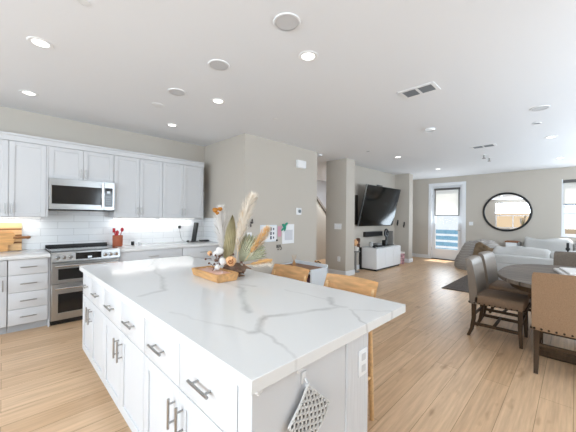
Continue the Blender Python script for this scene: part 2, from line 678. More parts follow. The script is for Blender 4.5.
# ------------------------------------------------------------------ room shell
ZC = 2.825
XF = 10.73            # far wall
YR = 5.352            # range wall
XB, YS = -3.9, -2.65  # behind the camera, right wall
b = B(); box(b, XB - .2, XF + .2, YS - .2, 8.4, -0.15, 0); struct('floor', b, 'floor', smooth=False)
b = B(); box(b, XB - .2, XF + .2, YS - .2, 8.4, ZC, ZC + .15); struct('ceiling', b, 'ceiling', smooth=False)
b = B(); box(b, XB - .2, 2.909, YR, YR + .2, 0, ZC); struct('wall_kitchen', b, 'wall', smooth=False)
b = B(); box(b, 2.909, 4.845, 3.98, YR + .2, 0, ZC); struct('wall_centre', b, 'wall', smooth=False)
b = B(); box(b, 5.80, 6.176, 3.864, 4.46, 0, ZC); struct('wall_column', b, 'wall', smooth=False)
b = B(); box(b, 6.176, 9.093, 4.18, 4.46, 0, ZC); struct('wall_television', b, 'wall', smooth=False)
b = B(); box(b, 9.093, 9.38, 3.712, 5.0, 0, ZC); struct('wall_pillar', b, 'wall', smooth=False)
b = B(); box(b, 9.38, XF, 5.0, 5.2, 0, ZC); struct('wall_niche', b, 'wall', smooth=False)
M['stairwall'] = mat('stair_wall_white', '#d3d6dc', 0.85)
b = B(); box(b, 4.645, 4.845, YR + .2, 8.2, 0, ZC); box(b, 4.845, 10.9, 6.9, 7.0, 0, ZC); struct('wall_stair', b, 'stairwall', smooth=False)
# sloping half wall beside the stair, seen in the gap between the centre wall and the column
b = B()
prof = [(5.9, 0.0), (9.2, 0.0), (9.2, 0.32), (6.6, 2.64), (5.9, 2.64)]
vs0 = [b.verts.new((x, 6.0, z)) for x, z in prof]
vs1 = [b.verts.new((x, 6.12, z)) for x, z in prof]
for i in range(5):
    b.faces.new((vs0[i], vs0[(i + 1) % 5], vs1[(i + 1) % 5], vs1[i]))
b.faces.new(vs0); b.faces.new(vs1)
struct('wall_stair_half', b, 'wall', smooth=False)
b = B()
cyl(b, (6.6, 5.99, 2.66), (9.2, 5.99, 0.34), 0.045, seg=4)
struct('trim_1', b, mat('stair_cap', '#8f867f', 0.5))
area('stair_fill', (7.7, 5.3, ZC - .02), (0, 0, 0), .5, .5, 34, (.88, .94, 1))  # unseen lamp added to brighten the stair walls

# far wall: hole for the door (Y 2.64..3.60, z 0..2.54) and for the window (Y -1.5..0.29, z .95..2.50)
DY0, DY1, DZ = 2.64, 3.60, 2.54
WY0, WY1, WZ0, WZ1 = -1.5, 0.25, 0.97, 2.49
b = B()
x0, x1 = XF, XF + .16
box(b, x0, x1, DY1, 5.0, 0, ZC)
box(b, x0, x1, DY0, DY1, DZ, ZC)
box(b, x0, x1, WY1, DY0, 0, ZC)
box(b, x0, x1, WY0, WY1, 0, WZ0)
box(b, x0, x1, WY0, WY1, WZ1, ZC)
box(b, x0, x1, YS, WY0, 0, ZC)
struct('wall_far', b, 'wall', smooth=False)
# right wall with three window openings
b = B()
xs = [XB, 2.45, 4.75, 6.05, 8.35, XF + .16]
for i in range(5):
    if i % 2 == 0:
        box(b, xs[i], xs[i + 1], YS - .16, YS, 0, ZC)
    else:
        box(b, xs[i], xs[i + 1], YS - .16, YS, 0, 0.78)
        box(b, xs[i], xs[i + 1], YS - .16, YS, 2.52, ZC)
struct('wall_right', b, 'wall', smooth=False)
ys = [YS - .16, -0.95, 1.55, 2.1, 4.1, YR]
b = B()
for i in range(5):
    if i % 2 == 0:
        box(b, XB - .16, XB, ys[i], ys[i + 1], 0, ZC)
    else:
        box(b, XB - .16, XB, ys[i], ys[i + 1], 0, 0.8)
        box(b, XB - .16, XB, ys[i], ys[i + 1], 2.6, ZC)
struct('wall_back', b, 'wall', smooth=False)


def wframe_y(n, x0, x1, y, z0, z1):      # window in a wall facing +Y
    r = sempty('window_%d' % n, ((x0 + x1) / 2, y, z0))
    b = B(); h = (x1 - x0) / 2; H = z1 - z0
    for a0, a1, c0, c1 in ((-h, -h + .06, 0, H), (h - .06, h, 0, H), (-h + .06, h - .06, 0, .06), (-h + .06, h - .06, H - .06, H), (-.03, .03, .06, H - .06)):
        box(b, a0, a1, -.10, -.04, c0, c1)
    obj('window_frame', b, 'trim', r)


for n, (a0, a1) in enumerate(((2.45, 4.75), (6.05, 8.35))):
    wframe_y(n + 2, a0, a1, YS, 0.78, 2.52)
for n, (a0, a1) in enumerate(((-0.95, 1.55), (2.1, 4.1))):
    r = sempty('window_%d' % (n + 4), (XB, (a0 + a1) / 2, 0.8))
    b = B(); h = (a1 - a0) / 2
    for c0, c1, d0, d1 in ((-h, -h + .06, 0, 1.8), (h - .06, h, 0, 1.8), (-h + .06, h - .06, 0, .06), (-h + .06, h - .06, 1.74, 1.8), (-h + .06, h - .06, .85, .91), (-.03, .03, .06, .85)):
        box(b, -.12, -.06, c0, c1, d0, d1)
    obj('window_frame', b, 'trim', r)
    b = B(); box(b, -.055, -.05, -h + .05, h - .05, 1.0, 1.75)
    obj('roller_shade', b, 'shade', r)


def skirting(name, x0, y0, x1, y1, nx, ny):
    b = B()
    box(b, min(x0, x1, x0 + nx * .016, x1 + nx * .016), max(x0, x1, x0 + nx * .016, x1 + nx * .016),
        min(y0, y1, y0 + ny * .016, y1 + ny * .016), max(y0, y1, y0 + ny * .016, y1 + ny * .016), 0, 0.125, 0.004)
    struct(name, b, 'trim')


skirting('baseboard_centre', 2.909, 3.98, 4.861, 3.98, 0, -1)
skirting('baseboard_centre_end', 4.845, 3.98, 4.845, YR, 1, 0)
skirting('baseboard_column', 5.80, 3.848, 5.80, 4.46, -1, 0)
skirting('baseboard_column_front', 5.784, 3.864, 6.192, 3.864, 0, -1)
skirting('baseboard_column_side', 6.176, 3.864, 6.176, 4.18, 1, 0)
skirting('baseboard_television', 6.176, 4.18, 9.093, 4.18, 0, -1)
skirting('baseboard_pillar', 9.093, 3.696, 9.093, 4.18, -1, 0)
skirting('baseboard_pillar_front', 9.077, 3.712, 9.396, 3.712, 0, -1)
skirting('baseboard_pillar_side', 9.38, 3.712, 9.38, 5.0, 1, 0)
skirting('baseboard_niche', 9.38, 5.0, XF, 5.0, 0, -1)
skirting('baseboard_far_left', XF, 3.70, XF, 5.0, -1, 0)
skirting('baseboard_far_right', XF, YS, XF, 2.54, -1, 0)

# backsplash, crown over the upper cabinets
b = B(); box(b, -1.6, 2.905, YR - .012, YR, 0.915, 1.9); struct('wall_backsplash', b, 'tile', smooth=False)
b = B(); box(b, 2.897, 2.909, 4.72, YR - .012, 0.915, 1.372); struct('wall_backsplash_side', b, 'tile', smooth=False)
b = B()
box(b, -1.6, 2.709, 5.005, YR, 2.332, 2.40)
box(b, -1.6, 2.709, 4.985, YR, 2.395, 2.425, .006)
struct('trim_2', b, 'cab')

# balcony door in the far wall
dr = sempty('door_1', (XF, (DY0 + DY1) / 2, 0))
hw = (DY1 - DY0) / 2
b = B()
for y0, y1, z0, z1 in ((-hw - .11, -hw, 0, DZ), (hw, hw + .09, 0, DZ), (-hw - .11, hw + .09, DZ, DZ + .10)):
    box(b, -.022, 0.0, y0, y1, z0, z1, .004)
obj('casing', b, 'trim', dr)
b = B(); box(b, 0, .16, -hw, -hw + .013, 0, DZ); box(b, 0, .16, hw - .013, hw, 0, DZ); box(b, 0, .16, -hw, hw, DZ - .013, DZ)
obj('jamb', b, 'trim', dr)
b = B()
s = hw - .015
for y0, y1, z0, z1 in ((-s, -s + .115, .02, DZ - .015), (s - .115, s, .02, DZ - .015), (-s + .114, s - .114, .02, .36), (-s + .114, s - .114, DZ - .13, DZ - .015)):
    box(b, .05, .095, y0, y1, z0, z1, .003)
obj('slab', b, 'trim', dr)
b = B(); box(b, .07, .076, -s + .11, s - .11, .35, DZ - .12); obj('pane', b, 'glass', dr, smooth=False)
b = B(); box(b, 0, .14, -hw, hw, 0, .018); obj('threshold', b, 'black', dr)
b = B()
for z in (.35, 1.25, 2.2):
    box(b, .042, .055, s - .005, s + .015, z - .05, z + .05)
obj('hinge', b, 'nickel', dr)
b = B(); cyl(b, (.05, -s + .055, 1.02), (-.01, -s + .055, 1.02), .012); cyl(b, (-.01, -s + .055, 1.02), (-.01, -s + .17, 1.02), .009)
obj('door_handle', b, 'nickel', dr)
t = thing('roller_shade', 'white roller shade with dark grey edges half drawn over the balcony door glass', 'window shade', (XF + .03, (DY0 + DY1) / 2 - .01, 1.52))
b = B(); box(b, -.003, .0, -.36, .36, .02, .90); obj('shade_fabric', b, 'shade', t, smooth=False)
b = B(); box(b, -.03, .015, -.40, .40, .87, .94, .006)
obj('cassette', b, 'shadebar', t)
for y in (-.37, .37):
    b = B(); box(b, -.012, .006, y - .015, y + .015, 0, .90); obj('side_channel', b, 'shadebar', t)
b = B(); box(b, -.012, .006, -.37, .37, -.012, .016, .003); obj('bottom_bar', b, 'shadebar', t)

# far window
wn = sempty('window_1', (XF, (WY0 + WY1) / 2, WZ0))
h = (WY1 - WY0) / 2
H = WZ1 - WZ0
b = B()
for y0, y1, z0, z1 in ((-h, -h + .05, 0, H), (h - .05, h, 0, H), (-h + .05, h - .05, 0, .06), (-h + .05, h - .05, H - .05, H), (-h + .05, h - .05, .58, .64), (h - .30, h - .26, .335, .58), (-h + .05, h - .05, .30, .335)):
    box(b, .06, .11, y0, y1, z0, z1, .003)
obj('window_frame', b, 'trim', wn)
b = B()
box(b, -.004, .14, h - .004, h + .02, -.02, H + .02)
box(b, -.004, .14, -h - .02, -h + .004, -.02, H + .02)
box(b, -.03, .14, -h - .03, h + .03, -.03, .004, .004)
obj('window_sill', b, 'trim', wn)
b = B(); box(b, .08, .086, -h + .03, h - .03, .04, H - .03); obj('pane', b, 'glass', wn, smooth=False)
t = thing('roller_shade', 'white roller shade with grey cassette half drawn over the far right window', 'window shade', (XF + .035, (WY0 + WY1) / 2, WZ0 + .86))
b = B(); box(b, -.002, .001, -h + .02, h - .02, 0, H - .9); obj('shade_fabric', b, 'shade', t, smooth=False)
b = B(); box(b, -.035, .03, -h + .008, h - .008, H - .94, H - .862, .005); obj('cassette', b, 'shadebar', t)
b = B(); box(b, -.01, .008, -h + .02, h - .02, -.018, .01, .003); obj('bottom_bar', b, mat('shade_bar_grey', '#8b95a0', 0.5), t)

# ------------------------------------------------------------------ outside
b = B(); box(b, XF + .16, 13.2, -4, 6, -.2, -.02); struct('floor_balcony', b, 'deck', smooth=False)
t = thing('balcony_railing', 'blue horizontal boards of the balcony railing seen through the glass door', 'railing', (12.3, 2.6, -.02))
for k, z in enumerate((.12, .36, .60, .84)):
    b = B(); box(b, -.015, .015, -2.2, 2.2, z, z + .155, .004); obj('board', b, 'railblue', t)
for y in (-2.0, 0.9, 2.0):
    b = B(); box(b, .015, .075, y - .03, y + .03, 0, 1.06); obj('post', b, 'trim', t)
t = thing('house', 'pale house with tan lower siding seen through the far right window', 'house', (17.5, -1.5, -3.0))
b = B(); box(b, 0, 5, -6, 3.2, 0, 8.4); obj('siding', b, 'houses', t, smooth=False)
b = B(); box(b, -.08, 0, -6, 3.2, 0, 4.35); obj('lower_siding', b, 'housetan', t, smooth=False)
for y in (-2.4, .2, 1.6):
    b = B(); box(b, -.12, 0, y, y + 1.0, 4.4, 5.5); f = obj('window', b, 'trim', t)
    b = B(); box(b, -.14, -.12, y + .08, y + .92, 4.48, 5.42); obj('pane', b, mat('house_glass', '#9fb2c2', 0.1), f)
t = thing('house', 'tan house beyond the kitchen window that shows in the round mirror', 'house', (-10.5, 3.0, -1.5))
b = B(); box(b, -3, 0, -6, 6, 0, 4.1); obj('siding', b, 'housetan', t, smooth=False)
t = thing('house', 'white house wall beyond the balcony railing', 'house', (19.0, 7.0, -3.0))
b = B(); box(b, 0, 5, -3.4, 6, 0, 7.5); obj('siding', b, 'trim', t, smooth=False)


# ------------------------------------------------------------------ kitchen cabinets
def bar_handle(parent, x, z, y, L=.13, vert=True, r=.006):
    b = B()
    o = .03
    if vert:
        cyl(b, (x, y - o, z - L / 2), (x, y - o, z + L / 2), r, seg=10)
        for dz in (-L * .32, L * .32):
            cyl(b, (x, y, z + dz), (x, y - o, z + dz), r * .8, seg=8)
    else:
        cyl(b, (x - L / 2, y - o, z), (x + L / 2, y - o, z), r, seg=10)
        for dx in (-L * .32, L * .32):
            cyl(b, (x + dx, y, z), (x + dx, y - o, z), r * .8, seg=8)
    return obj('handle', b, 'nickel', parent)


def shaker(bm, x0, x1, z0, z1, y, st=.055, t=.02):
    bv = .0025
    box(bm, x0, x0 + st, y, y + t, z0, z1, bv)
    box(bm, x1 - st, x1, y, y + t, z0, z1, bv)
    box(bm, x0 + st - .001, x1 - st + .001, y, y + t, z0, z0 + st, bv)
    box(bm, x0 + st - .001, x1 - st + .001, y, y + t, z1 - st, z1, bv)
    box(bm, x0 + st - .002, x1 - st + .002, y + .009, y + t - .002, z0 + st - .002, z1 - st + .002)


def cabinet(name, label, loc, rotz, w, d, z0, z1, doors=(), drawers=(), toe=0.0, group=None, st=.055):
    """front face of the doors lies in local y=0, body behind it (+y)"""
    t = thing(name, label, 'cabinet', loc, rotz, group)
    b = B(); box(b, 0, w, .022, d, z0 + toe, z1)
    obj('body', b, 'cab', t, smooth=False)
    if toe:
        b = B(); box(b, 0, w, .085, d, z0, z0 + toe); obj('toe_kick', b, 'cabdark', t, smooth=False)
    for (x0, x1, a0, a1, hx, hz) in doors:
        b = B(); shaker(b, x0 + .0015, x1 - .0015, a0, a1, 0, st)
        dd = obj('door', b, 'cab', t)
        if hx is not None:
            bar_handle(dd, hx, hz, 0)
    for (x0, x1, a0, a1) in drawers:
        b = B(); box(b, x0 + .0015, x1 - .0015, 0, .02, a0, a1, .004, 2)
        dd = obj('drawer', b, 'cab', t)
        bar_handle(dd, (x0 + x1) / 2, (a0 + a1) / 2, 0, .15, False)
    return t


YU = 5.02
GU = 'white upper cabinets on the range wall'


def upper(label, x0, x1, z0, z1, hz):
    w_ = x1 - x0
    m_ = w_ / 2
    return cabinet('upper_cabinet', label, (x0, YU, 0), 0, w_, YR - YU - .014, z0, z1,
                   doors=[(0, m_, z0 + .002, z1 - .002, m_ - .028, hz), (m_, w_, z0 + .002, z1 - .002, m_ + .028, hz)], group=GU)


upper('tall white two-door upper cabinet left of the microwave', -.315, .41, 1.372, 2.332, 1.475)
upper('short white two-door upper cabinet directly above the microwave', .432, 1.205, 1.90, 2.332, 1.99)
upper('white two-door upper cabinet just right of the microwave', 1.21, 1.945, 1.372, 2.332, 1.475)
upper('white two-door upper cabinet in the corner by the beige wall', 1.948, 2.68, 1.372, 2.332, 1.475)
b = B(); box(b, -1.6, -.318, YU, YR - .014, 1.372, 2.332, .003)
tag(obj('upper_cabinet', b, 'cab'), 'white upper cabinet box beyond the left edge of the photo', 'cabinet', GU)
b = B(); box(b, .411, .431, YU, YR - .014, 1.372, 2.332); struct('trim_3', b, 'cab')
b = B(); box(b, 2.682, 2.709, YU, YR - .014, 1.372, 2.332); struct('trim_4', b, 'cab')

GB = 'white base cabinets along the range wall'
YF = 4.625
dz_ = [(.685, .868), (.48, .682), (.285, .477), (.10, .282)]
cabinet('base_cabinet', 'white base cabinet with four drawers left of the range', (.045, YF, 0), 0, .362, YR - YF - .014, 0, .872,
        drawers=[(.002, .36, a, c) for a, c in dz_], toe=.095, group=GB)
cabinet('base_cabinet', 'white base cabinet with one drawer and a door at the left photo edge', (-.42, YF, 0), 0, .462, YR - YF - .014, 0, .872,
        doors=[(.002, .46, .10, .682, .425, .58)], drawers=[(.002, .46, .685, .868)], toe=.095, group=GB)
cabinet('base_cabinet', 'white base cabinet right of the range under the red utensils', (1.19, YF, 0), 0, .94, YR - YF - .014, 0, .872,
        doors=[(.002, .47, .10, .682, .43, .58), (.47, .938, .10, .682, .51, .58)], drawers=[(.002, .938, .685, .868)], toe=.095, group=GB)
cabinet('base_cabinet', 'white base cabinet in the corner behind the island', (2.132, YF, 0), 0, .765, YR - YF - .014, 0, .872,
        doors=[(.002, .382, .10, .682, .345, .58), (.382, .763, .10, .682, .42, .58)], drawers=[(.002, .763, .685, .868)], toe=.095, group=GB)
b = B(); box(b, .408, .426, YF + .02, YR - .014, 0, .872); struct('trim_5', b, 'cab')
b = B(); box(b, -1.6, -.424, YF, YR - .014, 0, .872); tag(obj('base_cabinet', b, 'cab'), 'white base cabinet box beyond the left edge of the photo', 'cabinet', GB)
b = B(); box(b, -1.6, .424, 4.595, YR - .013, .874, .915, .004, 2)
tag(obj('countertop', b, 'quartz2'), 'white quartz countertop left of the range under the cutting boards', 'countertop')
b = B(); box(b, 1.192, 2.896, 4.595, YR - .013, .874, .915, .004, 2)
tag(obj('countertop', b, 'quartz2'), 'white quartz countertop right of the range against the tiled corner', 'countertop')

# under-cabinet light strips
for lab, x0, x1 in (('lit strip light under the upper cabinet left of the microwave', -.30, .38), ('lit strip light under the upper cabinet just right of the microwave', 1.25, 1.92), ('lit strip light under the corner upper cabinet', 1.97, 2.65)):
    t = thing('under_cabinet_light', lab, 'light', ((x0 + x1) / 2, 5.25, 1.371), 0, 'under-cabinet strip lights')
    l = (x1 - x0) / 2
    b = B(); box(b, -l, l, -.02, .02, -.014, 0, .002); obj('housing', b, 'white', t)
    b = B(); box(b, -l + .01, l - .01, -.014, .014, -.017, -.0145); obj('lens', b, 'striplens', t)
    area('strip_light', (0, 0, -.022), (0, 0, 0), 2 * l - .02, .03, STRIP_W, (1, .98, .95), parent=t)

# ------------------------------------------------------------------ microwave
t = thing('microwave', 'stainless steel microwave above the range', 'microwave', (.434, 4.965, 1.478))
b = B(); box(b, 0, .77, .03, YR - 4.965 - .014, 0, .42, .004); obj('body', b, 'steel', t)
b = B()
for x0, x1, z0, z1 in ((0, .635, 0, .075), (0, .635, .325, .42), (0, .03, .075, .325), (.60, .635, .075, .325)):
    box(b, x0, x1, 0, .032, z0, z1, .002)
d = obj('door', b, 'steel', t)
b = B(); box(b, .028, .602, .008, .03, .073, .327); obj('window', b, 'ovenglass', d)
b = B(); box(b, .637, .77, 0, .032, 0, .42, .002); obj('control_surround', b, 'steel', t)
b = B(); box(b, .643, .745, -.003, .002, .05, .33, .002); cp = obj('control_panel', b, 'blackglass', t)
b = B(); box(b, .668, .712, -.0045, -.003, .25, .285)
for i in range(4):
    for j in range(3):
        box(b, .665 + j * .022, .672 + j * .022, -.0042, -.003, .09 + i * .035, .096 + i * .035)
obj('display', b, 'display', cp)
b = B(); cyl(b, (.615, -.04, .03), (.615, -.04, .385), .013)
for z in (.06, .355):
    cyl(b, (.615, 0, z), (.615, -.04, z), .009)
obj('handle', b, 'chrome', t)
b = B(); box(b, 0, .77, .0, YR - 4.965 - .014, -.015, -.001, .003); obj('base', b, 'black', t)

# ------------------------------------------------------------------ range
t = thing('range', 'stainless steel double oven range with black cooktop', 'range', (.43, 4.60, 0))
W = .755
b = B(); box(b, 0, W, .03, .735, .06, .90); obj('body', b, 'steel', t)
b = B(); box(b, .01, W - .01, .06, .7, 0, .06); obj('plinth', b, 'black', t)
b = B()
pr_ = [(-.01, .805), (-.035, .81), (-.015, .925), (.03, .935), (.03, .805)]
v0 = [b.verts.new((0, y, z)) for y, z in pr_]; v1 = [b.verts.new((W, y, z)) for y, z in pr_]
for i in range(5):
    b.faces.new((v0[i], v0[(i + 1) % 5], v1[(i + 1) % 5], v1[i]))
b.faces.new(v0); b.faces.new(v1)
cp = obj('control_panel', b, 'steel', t)
rt = Matrix.Rotation(math.radians(-10), 4, 'X')
b = B(); box(b, .245, .53, -.031, -.025, .825, .91, rot=rt, piv=(0, -.026, .867)); obj('display', b, 'blackglass', cp)
b = B(); box(b, .375, .42, -.033, -.031, .835, .86, rot=rt, piv=(0, -.026, .867)); obj('display_marks', b, 'display', cp)
for x in (.06, .125, .19, .575, .64, .705):
    b = B(); cyl(b, (x, -.022, .866), (x, -.050, .861), .025, .022, 18); cyl(b, (x, -.050, .861), (x, -.055, .860), .020, .016, 18)
    obj('knob', b, 'chrome', t)
b = B(); box(b, 0, W, .03, .68, .90, .938, .004); obj('cooktop', b, 'blackglass', t)
b = B()
for k in range(30):
    box(b, .04 + k * .0227, .04 + k * .0227 + .012, .69, .73, .938, .966)
box(b, .0, W, .68, .69, .90, .968); box(b, .0, W, .728, .736, .90, .968); box(b, 0, .03, .69, .728, .9, .968); box(b, W - .03, W, .69, .728, .9, .968); box(b, .031, W - .031, .691, .727, .90, .945)
obj('back_vent', b, 'black', t)


def oven_door(z0, z1, wz0, wz1, hz):
    b = B()
    for a0, a1, c0, c1 in ((.004, .07, z0, z1), (W - .07, W - .004, z0, z1), (.07, W - .07, z0, wz0), (.07, W - .07, wz1, z1)):
        box(b, a0, a1, -.012, .03, c0, c1, .002)
    d = obj('oven_door', b, 'steel', t)
    b = B(); box(b, .068, W - .068, -.006, .02, wz0 - .002, wz1 + .002); obj('window', b, 'ovenglass', d)
    b = B(); cyl(b, (.035, -.06, hz), (W - .035, -.06, hz), .013)
    for x in (.06, W - .06):
        cyl(b, (x, -.012, hz), (x, -.06, hz), .011)
    obj('handle', b, 'chrome', d)


oven_door(.535, .795, .575, .715, .755)
oven_door(.08, .525, .16, .40, .475)

# ------------------------------------------------------------------ island
YI = [(.775, 1.21, 1.645), (1.645, 2.08, 2.515), (2.515, 2.95, 3.325)]
labs = ['white island cabinet nearest the camera with two drawers and two doors', 'middle white island cabinet facing the kitchen aisle', 'white island cabinet at the far end beside the range']
for (ya, ym, yb), lab in zip(YI, labs):
    w_ = yb - ya
    m_ = yb - ym
    cabinet('island_cabinet', lab, (.548, yb, 0), -PI / 2, w_, .60, 0, .868,
            doors=[(.002, m_, .125, .648, m_ - .04, .535), (m_, w_ - .002, .125, .648, m_ + .04, .535)],
            drawers=[(.002, m_, .652, .858), (m_, w_ - .002, .652, .858)], toe=.11, group='white island cabinets', st=.06)
t = thing('island_surround', 'grey white end and back panelling of the kitchen island', 'panel', (.548, .70, 0))
b = B(); box(b, 0, .512, 0, .073, 0, .869, .002); obj('end_panel', b, 'cab', t)
b = B(); box(b, .512, .692, -.008, .073, 0, .869, .003)
M['panelgrey'] = mat('grey_woodgrain_panel', '#d2d3d5', 0.5, vary=0.06, vscale=5, stretch=(30, 30, 1))
obj('corner_post', b, 'panelgrey', t)
b = B(); box(b, .602, .692, .073, 2.625, 0, .869); obj('back_panel', b, 'panelgrey', t)
b = B(); box(b, .525, 1.617, .673, 3.365, .870, .915, .002, 1)
tag(obj('island_countertop', b, 'quartz'), 'large white island countertop with grey veins', 'countertop')
t = thing('outlet', 'white outlet plate on the island end panel', 'outlet', (1.185, .692, .735))
b = B(); box(b, -.036, .036, -.007, 0, -.06, .06, .004, 2); obj('plate', b, 'white', t)
b = B()
for z in (-.026, .026):
    box(b, -.017, .017, -.009, -.006, z - .016, z + .016, .002)
obj('socket', b, mat('outlet_socket', '#cfd0d2', 0.4), t)
t = thing('adhesive_hook', 'small clear adhesive hook holding the knitted cloth on the island', 'hook', (.786, .70, .815))
b = B(); box(b, -.014, .014, -.006, 0, -.022, .022, .004, 2); obj('plate', b, 'clear', t)
b = B(); tube(b, [(0, -.006, -.002), (0, -.018, -.012), (0, -.02, -.022), (0, -.012, -.026)], .004); obj('hook', b, 'clear', t)
for lab, loc, rz in (('small clear clip under the near left corner of the island countertop', (.565, .70, .862), 0),
                     ('small clear clip under the countertop edge above the knitted cloth', (.745, .70, .862), 0)):
    b = B(); box(b, -.013, .013, -.02, 0, -.008, .006, .003); cyl(b, (0, -.012, -.008), (0, -.012, -.013), .006)
    tag(obj('clear_clip', b, 'clear', loc=loc), lab, 'clip', 'clear clips under the island countertop')

# knitted cloth
t = thing('knitted_cloth', 'chunky grey and white knitted cloth hanging on the island end', 'cloth', (0, .69, 0))
P0, P1, P2, P3 = Vector((.787, 0, .793)), Vector((.914, 0, .678)), Vector((.800, 0, .540)), Vector((.692, 0, .686))


def cl(u, v, off=0.0):
    p = P0 * (1 - u) * (1 - v) + P1 * u * (1 - v) + P3 * (1 - u) * v + P2 * u * v
    p.y = -.006 - .006 * math.sin(v * 6) * u - off
    p.x += .008 * math.sin(v * PI) * (1 - u)
    return p


b = B(); grid(b, lambda u, v: cl(u, v), 10, 10); r = bmesh.ops.solidify(b, geom=b.faces[:], thickness=.003)
obj('backing', b, 'yarnback', t)
b = B()
NK = 9
for i in range(NK + 1):
    for k in range(13):
        u0 = i / NK
        v0 = k / 13
        s_ = 1 if (i + k) % 2 else -1
        pts = [cl(min(1, max(0, u0 + s_ * .03 * math.sin(a * PI * 2))), min(1, v0 + a / 13 * 1.15), .003 + .003 * math.sin(a * PI)) for a in (0, .25, .5, .75, 1)]
        tube(b, pts, .0046, 5)
for e in ((0, 0, 1, 0), (0, 0, 0, 1), (1, 0, 1, 1), (0, 1, 1, 1)):
    tube(b, [cl(e[0] + (e[2] - e[0]) * a / 8, e[1] + (e[3] - e[1]) * a / 8, .003) for a in range(9)], .004, 6)
tube(b, [cl(0, 0), (.786, -.018, .798), (.786, -.018, .802), cl(.02, 0)], .003, 5)
obj('yarn_mesh', b, 'yarn', t)

# ------------------------------------------------------------------ things on the kitchen counters
t = thing('cutting_board', 'large striped wooden cutting board leaning on the tile at the left', 'cutting board', (-.05, 5.295, .916))
rot = Matrix.Rotation(math.radians(-6), 4, 'X')
cols = [('maple', .045), ('maple', .05), ('walnut', .022), ('maple', .075), ('walnut', .02), ('maple', .06), ('walnut', .025), ('maple', .075)]
z = 0.0
b1, b2 = B(), B()
for c_, h_ in cols:
    box(b1 if c_ == 'maple' else b2, -.35, .235, -.012, .012, z, z + h_, .0015, rot=rot, piv=(0, 0, 0))
    z += h_
obj('pale_strips', b1, 'maple', t); obj('dark_strips', b2, 'walnut', t)
t = thing('paddle_board', 'wooden paddle board with a round handle leaning in front of the striped board', 'cutting board', (-.05, 5.255, .916))
b = B()
pts = [(-.36, .08), (.10, .08)]
for a in range(9):
    th = -PI / 2 + PI * a / 8
    pts.append((.13 + .06 * math.cos(th) * .7, .175 + .085 * math.sin(th)))
pts += [(-.36, .27)]
lo = [b.verts.new((x, -.009, zz)) for x, zz in pts]; hi = [b.verts.new((x, .009, zz)) for x, zz in pts]
n_ = len(pts)
for i in range(n_):
    b.faces.new((lo[i], lo[(i + 1) % n_], hi[(i + 1) % n_], hi[i]))
b.faces.new(lo); b.faces.new(hi)
box(b, -.36, .10, -.009, .009, 0, .082)
bmesh.ops.transform(b, matrix=rot, verts=b.verts[:])
obj('blade', b, mat('paddle_wood', '#cf9c63', 0.5, vary=0.2, vscale=5, stretch=(1, 6, 14)), t)
b = B(); cyl(b, (.15, 0, .175), (.29, 0, .175), .016, .019); ell(b, (.295, 0, .175), .03, .018, .022)
bmesh.ops.transform(b, matrix=rot, verts=b.verts[:])
obj('handle', b, 'walnut', t)

t = thing('utensil_crock', 'terracotta utensil crock right of the range', 'crock', (1.295, 5.13, .915))
b = B(); lathe(b, [(0, 0), (.066, 0), (.07, .01), (.072, .165), (.068, .172), (.062, .168), (.06, .012), (0, .012)]); obj('pot', b, 'terracotta', t)
for lab, dx, dy, tx, ty, zz, kind in (('red spatula leaning left in the terracotta crock', -.02, 0, -.055, -.01, .235, 0), ('red spoon leaning right in the terracotta crock', .02, 0, .06, -.01, .245, 1), ('short red spoon in the middle of the terracotta crock', 0, .02, .0, .02, .20, 1), ('red scraper at the front of the terracotta crock', .0, -.02, -.02, -.035, .19, 0)):
    u = thing('utensil', lab, 'utensil', (1.295, 5.13, .93), 0, 'red utensils in the terracotta crock')
    b = B(); cyl(b, (dx * .3, dy * .3, .004), (tx * .85, ty * .85, zz - .03), .006); obj('handle', b, 'red', u)
    b = B()
    if kind:
        ell(b, (tx, ty, zz), .024, .012, .034)
    else:
        box(b, tx - .02, tx + .02, ty - .006, ty + .006, zz - .035, zz + .035, .005, 2)
    obj('head', b, 'red', u)
b = B(); lathe(b, [(0, 0), (.022, 0), (.025, .01), (.025, .055), (.02, .06), (0, .06)], seg=18)
tag(obj('spice_jar', b, 'black', loc=(1.525, 5.17, .915)), 'small black jar on the right counter beside the utensil crock', 'jar')
b = B(); lathe(b, [(0, 0), (.02, 0), (.023, .008), (.022, .05), (.014, .058), (0, .06)], seg=18)
tag(obj('spice_jar', b, mat('pale_ceramic', '#d9dadb', 0.3), loc=(1.625, 5.15, .915)), 'small pale jar on the right counter beside the black jar', 'jar')
t = thing('outlet', 'white outlet with black plug and cord on the backsplash right of the range', 'outlet', (2.385, YR - .012, 1.17))
b = B(); box(b, -.036, .036, -.006, 0, -.06, .06, .003); obj('plate', b, 'white', t)
b = B(); box(b, -.02, .02, -.045, -.005, -.005, .05, .006, 2); obj('plug', b, 'black', t)
b = B(); tube(b, [(0, -.03, .0), (.004, -.035, -.08), (.02, -.04, -.17), (.04, -.06, -.235), (.09, -.07, -.25)], .0028, 6); obj('cord', b, 'black', t)
t = thing('upright_device', 'tall slim black device propped upright on the right counter', 'device', (2.61, 5.20, .915))
b = B(); box(b, -.02, .02, -.06, .06, 0.008, .37, .008, 2, rot=Matrix.Rotation(math.radians(9), 4, 'Y'), piv=(0, 0, 0)); obj('case', b, 'black', t)
b = B(); box(b, .0205, .024, -.055, .055, 0.015, .36, rot=Matrix.Rotation(math.radians(9), 4, 'Y'), piv=(0, 0, 0)); obj('face', b, 'grey', t)
b = B(); box(b, -.05, .06, -.07, .07, 0, .012, .003); obj('foot', b, 'black', t)
b = B(); box(b, -.085, .085, -.05, .05, 0, .028, .008, 2)
tag(obj('flat_device', b, 'black', loc=(2.79, 5.12, .915)), 'flat black box lying on the counter in the tiled corner', 'device')
